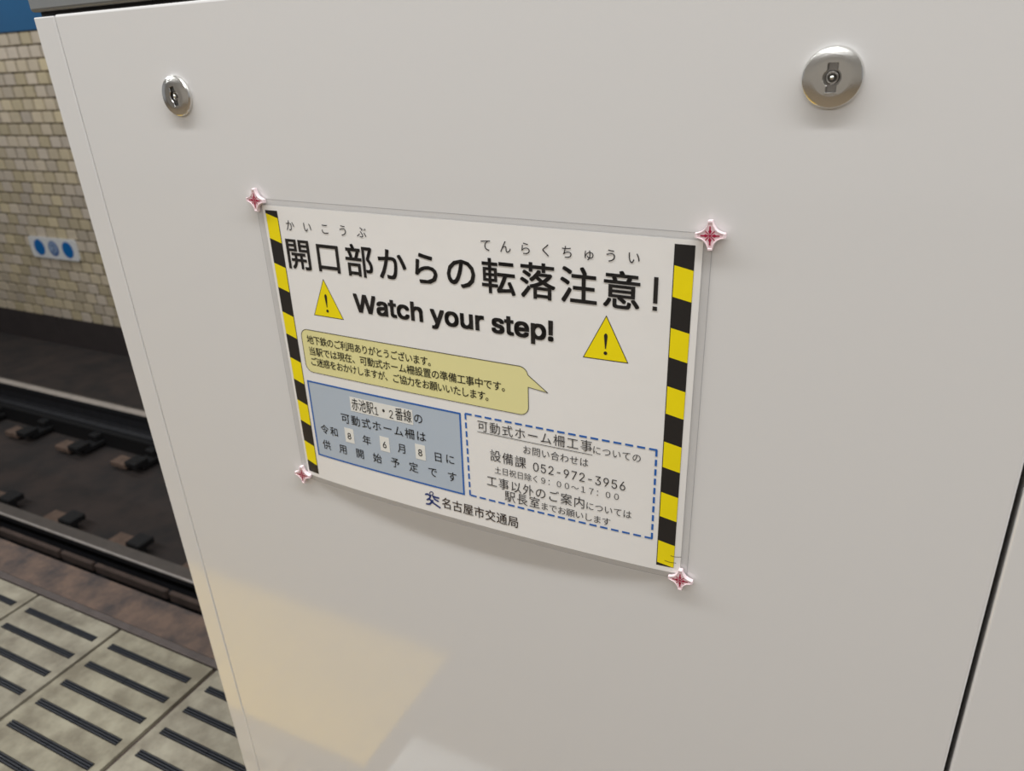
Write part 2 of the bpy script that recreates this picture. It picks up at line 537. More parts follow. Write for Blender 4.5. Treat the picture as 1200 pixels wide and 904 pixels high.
em = obj('emblem_disc', disc_bm(.066, -.0135, -.0115, cx=0.003), M['sign_mid'], sign)
obj('emblem_stroke', disc_bm(.048, -.0145, -.0134, cx=0.000, cz=.004), M['sign_pale'], em)
def stroke_pts(bm, pts, w, f, rnd=True, n=10):
    """thick polyline; f maps (u,v) to a 3-D point"""
    for (a, b) in zip(pts, pts[1:]):
        dx, dy = b[0] - a[0], b[1] - a[1]; l = math.hypot(dx, dy) or 1
        nx, ny = -dy / l * w / 2, dx / l * w / 2
        steps = max(1, int(l / 12))
        for s in range(steps):
            t0, t1 = s / steps, (s + 1) / steps
            q = [(a[0] + dx * t0 + nx, a[1] + dy * t0 + ny), (a[0] + dx * t0 - nx, a[1] + dy * t0 - ny),
                 (a[0] + dx * t1 - nx, a[1] + dy * t1 - ny), (a[0] + dx * t1 + nx, a[1] + dy * t1 + ny)]
            bm.faces.new([bm.verts.new(f(*p)) for p in q])
    if rnd:
        for a in pts:
            bm.faces.new([bm.verts.new(f(a[0] + w / 2 * math.cos(2 * math.pi * i / n), a[1] + w / 2 * math.sin(2 * math.pi * i / n))) for i in range(n)])
bm = bmesh.new()
stroke_pts(bm, [(-.02, .02), (.0, .032), (.02, .018), (.016, -.004), (-.004, -.014), (-.018, -.032)], .012, lambda x, z: (x, -.0150, z))
stroke_pts(bm, [(.012, -.020), (.024, -.034)], .012, lambda x, z: (x, -.0150, z))
obj('emblem_stroke', bm, M['sign_mid'], em)

# ================================================================== PLATFORM FENCE
fence = empty('platform_fence', (0, FY, 0))
tag(fence, 'large white enamelled platform screen fence with grey top rail and two round locks', 'fence')
TOPZ = EYE + 0.0830 * FY
def front_box(x0, x1, z0, z1, y0=0.0, y1=0.03, bev=0.0025, seg=3):
    return box_bm(x0, x1, y0, y1, z0, z1, bevel=bev, seg=seg)
obj('side_frame', front_box(-0.8102, -0.7786, 0, TOPZ - 0.0012, 0.0, .2, .0012), M['panel'], fence)
obj('front_panel', front_box(-0.7780, 0.0928, 0.004, TOPZ, -0.0002, .03, .0028), M['panel'], fence)
obj('side_panel', front_box(0.0962, 1.05, 0.004, TOPZ, 0.0, .03, .0024), M['panel'], fence)
obj('inner_frame', front_box(-0.7784, 1.05, 0.0, TOPZ + 0.008, .032, .20, .002), M['dark'], fence)
obj('cap_gap_shade', front_box(-0.806, 1.05, TOPZ - 0.004, TOPZ + 0.014, .006, .20, .001, 1), M['dark'], fence)  # fills the open gap under the cap with painted shade
obj('top_cap', front_box(-0.8112, 1.05, TOPZ + 0.0034, TOPZ + 0.075, -0.001, .205, .003), M['cap'], fence)

# round key lock: turned disc with a double-bit keyhole sunk in its middle and a pin
def lock_bm(n=192):
    """turned escutcheon whose middle is sunk along a round keyhole with two square bits"""
    r, w, h = .0052, .0028, .0083
    bm = bmesh.new(); rings = []
    def key_r(t, d=0.0):
        c, s_ = abs(math.cos(t)) + 1e-9, abs(math.sin(t)) + 1e-9
        return max(r + d, min((w + d) / c, (h + d) / s_))
    angs = [2 * math.pi * (i + .5) / n for i in range(n)]
    for fn, z in ((lambda t: key_r(t, -.0001), .0016), (lambda t: key_r(t), .0046), (lambda t: key_r(t, .00035), .0051)):
        rings.append([bm.verts.new((fn(t) * math.cos(t), fn(t) * math.sin(t), z)) for t in angs])
    for rad, z in ((.0108, .0050), (.0120, .00485), (.0134, .0046), (.0152, .0042), (.0168, .0038), (.0174, .0034), (.0179, .0026), (.0182, .0016), (.0182, 0)):
        rings.append([bm.verts.new((rad * math.cos(t), rad * math.sin(t), z)) for t in angs])
    for a, b in zip(rings, rings[1:]):
        for i in range(n): bm.faces.new((a[i], a[(i + 1) % n], b[(i + 1) % n], b[i]))
    bm.faces.new(rings[0]).material_index = 1; bm.faces.new(rings[-1])
    inner = set(rings[0])
    for f in bm.faces:
        if any(v in inner for v in f.verts): f.material_index = 1
    bmesh.ops.recalc_face_normals(bm, faces=bm.faces)
    return bm
def make_lock(x, z, turn):
    o = obj('panel_lock', lock_bm(), [M['chrome'], M['chrome_dark']], fence)
    o.matrix_local = Matrix.Translation((x, -.0002, z)) @ Matrix.Rotation(math.radians(90), 4, 'X') @ Matrix.Rotation(turn, 4, 'Z')
    obj('key_socket', lathe([(0, .0016), (.0040, .0016), (.0043, .0026), (.0037, .0034), (.0026, .0034), (.0024, .0018), (.0, .0018)], 32), M['chrome_dark'], o, smooth=True)
    obj('lock_pin', lathe([(0, .0052), (.0008, .0050), (.0014, .0044), (.0016, .0036), (.0016, .0012), (0, .0012)], 24), M['chrome'], o, smooth=True)
    return o
make_lock(-0.0998 * FY, EYE - 0.0603 * FY, math.radians(0))
make_lock(-1.1638 * FY, EYE - 0.0612 * FY, math.radians(8))

# ================================================================== NOTICE SHEET
TH = math.radians(-1.1)
OX, OZ = -0.5448602, EYE - 0.13595853
BASE = 0.0012
def bulge(u, v):
    uu = min(max((u + 3) / 420, 0), 1); vv = min(max((v + 4) / 297, 0), 1)
    return BASE + 0.0084 * math.sin(math.pi * uu) ** 0.6 * vv ** 1.3
def S(u, v, h=0.0):
    """sheet coordinates in mm (right, down) to the bowed sheet in the world; h metres proud"""
    U, V = u / 1000, v / 1000
    return (OX + U * math.cos(TH) + V * math.sin(TH), FY - bulge(u, v) - h, OZ + U * math.sin(TH) - V * math.cos(TH))
RC = Vector(S(208, 290)); 
notice = empty('warning_notice', (OX, FY, OZ))
tag(notice, 'laminated Japanese warning notice reading Watch your step, with yellow black hazard borders', 'notice')
inv_n = Vector((OX, FY, OZ))
def L_(u, v, h=0.0):
    p = S(u, v, h); return (p[0] - OX, p[1] - FY, p[2] - OZ)
PU0, PU1, PV0, PV1 = -2.6, 417.0, -4.6, 292.2
LU0, LU1, LV0, LV1 = -9.5, 423.5, -10.4, 297.5
def sheet(u0, u1, v0, v1, nu, nv, h, back=None):
    bm = bmesh.new()
    g = [[bm.verts.new(L_(u0 + (u1 - u0) * i / nu, v0 + (v1 - v0) * j / nv, h)) for i in range(nu + 1)] for j in range(nv + 1)]
    for j in range(nv):
        for i in range(nu): bm.faces.new((g[j][i], g[j + 1][i], g[j + 1][i + 1], g[j][i + 1]))
    if back is not None:
        k = [[bm.verts.new(L_(u0 + (u1 - u0) * i / nu, v0 + (v1 - v0) * j / nv, back)) for i in range(nu + 1)] for j in range(nv + 1)]
        for j in range(nv):
            for i in range(nu): bm.faces.new((k[j][i], k[j][i + 1], k[j + 1][i + 1], k[j + 1][i]))
        for i in range(nu):
            bm.faces.new((g[0][i], g[0][i + 1], k[0][i + 1], k[0][i])); bm.faces.new((g[nv][i + 1], g[nv][i], k[nv][i], k[nv][i + 1]))
        for j in range(nv):
            bm.faces.new((g[j + 1][0], g[j][0], k[j][0], k[j + 1][0])); bm.faces.new((g[j][nu], g[j + 1][nu], k[j + 1][nu], k[j][nu]))
    bmesh.ops.recalc_face_normals(bm, faces=bm.faces)
    for f in bm.faces: f.smooth = abs(f.normal.y) > .7
    for e in bm.edges:
        if any(abs(f.normal.y) <= .7 for f in e.link_faces): e.smooth = False
    return bm
obj('paper_sheet', sheet(PU0, PU1, PV0, PV1, 56, 40, 0.0, -0.0003), M['paper'], notice)
# clear laminate margin round the paper
bm = bmesh.new()
def add_grid(u0, u1, v0, v1, nu, nv, h):
    g = [[bm.verts.new(L_(u0 + (u1 - u0) * i / nu, v0 + (v1 - v0) * j / nv, h)) for i in range(nu + 1)] for j in range(nv + 1)]
    for j in range(nv):
        for i in range(nu): bm.faces.new((g[j][i], g[j + 1][i], g[j + 1][i + 1], g[j][i + 1]))
for h in (0.0001,):
    add_grid(LU0 + 3, LU1 - 3, LV0, PV0, 50, 1, h)
    add_grid(LU0 + 3, LU1 - 3, PV1, LV1, 50, 1, h)
    add_grid(LU0, PU0, LV0 + 3, LV1 - 3, 1, 40, h)
    add_grid(PU1, LU1, LV0 + 3, LV1 - 3, 1, 40, h)
obj('laminate_margin', bm, M['film'], notice)
bm = bmesh.new()
def edge_line(pts, w, h): stroke_pts(bm, pts, w, lambda u, v: L_(u, v, h), rnd=False)
edge_line([(LU0 + 3, LV0), (LU1 - 3, LV0)], .35, .0003); edge_line([(LU1, LV0 + 3), (LU1, LV1 - 3)], .45, .0003)
edge_line([(LU0, LV0 + 3), (LU0, LV1 - 3)], .35, .0003); edge_line([(LU0 + 3, LV1), (LU1 - 3, LV1)], .35, .0003)
obj('laminate_edge', bm, mat('film_cut_edge', srgb(166, 164, 166), rough=.2), notice)

H1, H2, H3, H4, H5 = .00012, .00020, .00028, .00036, .00044
def flat_poly(pts, h, material, name, parent=notice, cut=True):
    """filled polygon printed on the sheet, cut along a grid so it follows the bow"""
    bm = bmesh.new()
    f = bm.faces.new([bm.verts.new((u, v, 0)) for u, v in pts])
    us = [p[0] for p in pts]; vs = [p[1] for p in pts]
    if cut:
        for c in range(int(min(us) // 12) + 1, int(max(us) // 12) + 1):
            bmesh.ops.bisect_plane(bm, geom=bm.verts[:] + bm.edges[:] + bm.faces[:], plane_co=(c * 12, 0, 0), plane_no=(1, 0, 0))
        for c in range(int(min(vs) // 12) + 1, int(max(vs) // 12) + 1):
            bmesh.ops.bisect_plane(bm, geom=bm.verts[:] + bm.edges[:] + bm.faces[:], plane_co=(0, c * 12, 0), plane_no=(0, 1, 0))
    for v in bm.verts: v.co = L_(v.co.x, v.co.y, h)
    bmesh.ops.recalc_face_normals(bm, faces=bm.faces)
    o = obj(name, bm, material, parent)
    return o
def stroke(pts, w, h, material, name, parent=notice, rnd=True):
    bm = bmesh.new(); stroke_pts(bm, pts, w, lambda u, v: L_(u, v, h), rnd=rnd)
    return obj(name, bm, material, parent)
def rect(u0, v0, u1, v1): return [(u0, v0), (u1, v0), (u1, v1), (u0, v1)]

# hazard borders: black column with slanted yellow bands
def hazard(u0, u1, edges, v_end, slope, side_line):
    col = flat_poly(rect(u0, 0 if u0 < 100 else -1, u1, v_end), H1, M['ink'], 'hazard_stripe')
    for a, b in edges:
        ua, ub = u0 + side_line[0], u1 - side_line[1]
        pts = [(ua, a), (ub, a + slope), (ub, min(b + slope, v_end)), (ua, min(b, v_end))]
        flat_poly(pts, H2, M['ink_yellow'], 'yellow_band', col)
hazard(0.6, 15.4, [(3.0, 27.0), (51.4, 76.0), (101.6, 125.0), (151.2, 175.6), (199.8, 224.0), (249.0, 273.0)], 287.6, 4.0, (.15, .7))
hazard(396.3, 411.6, [(15.0, 39.3), (64.2, 88.4), (113.2, 137.4), (163.0, 187.0), (211.4, 235.6), (260.6, 283.8)], 287.0, 2.9, (.7, .15))

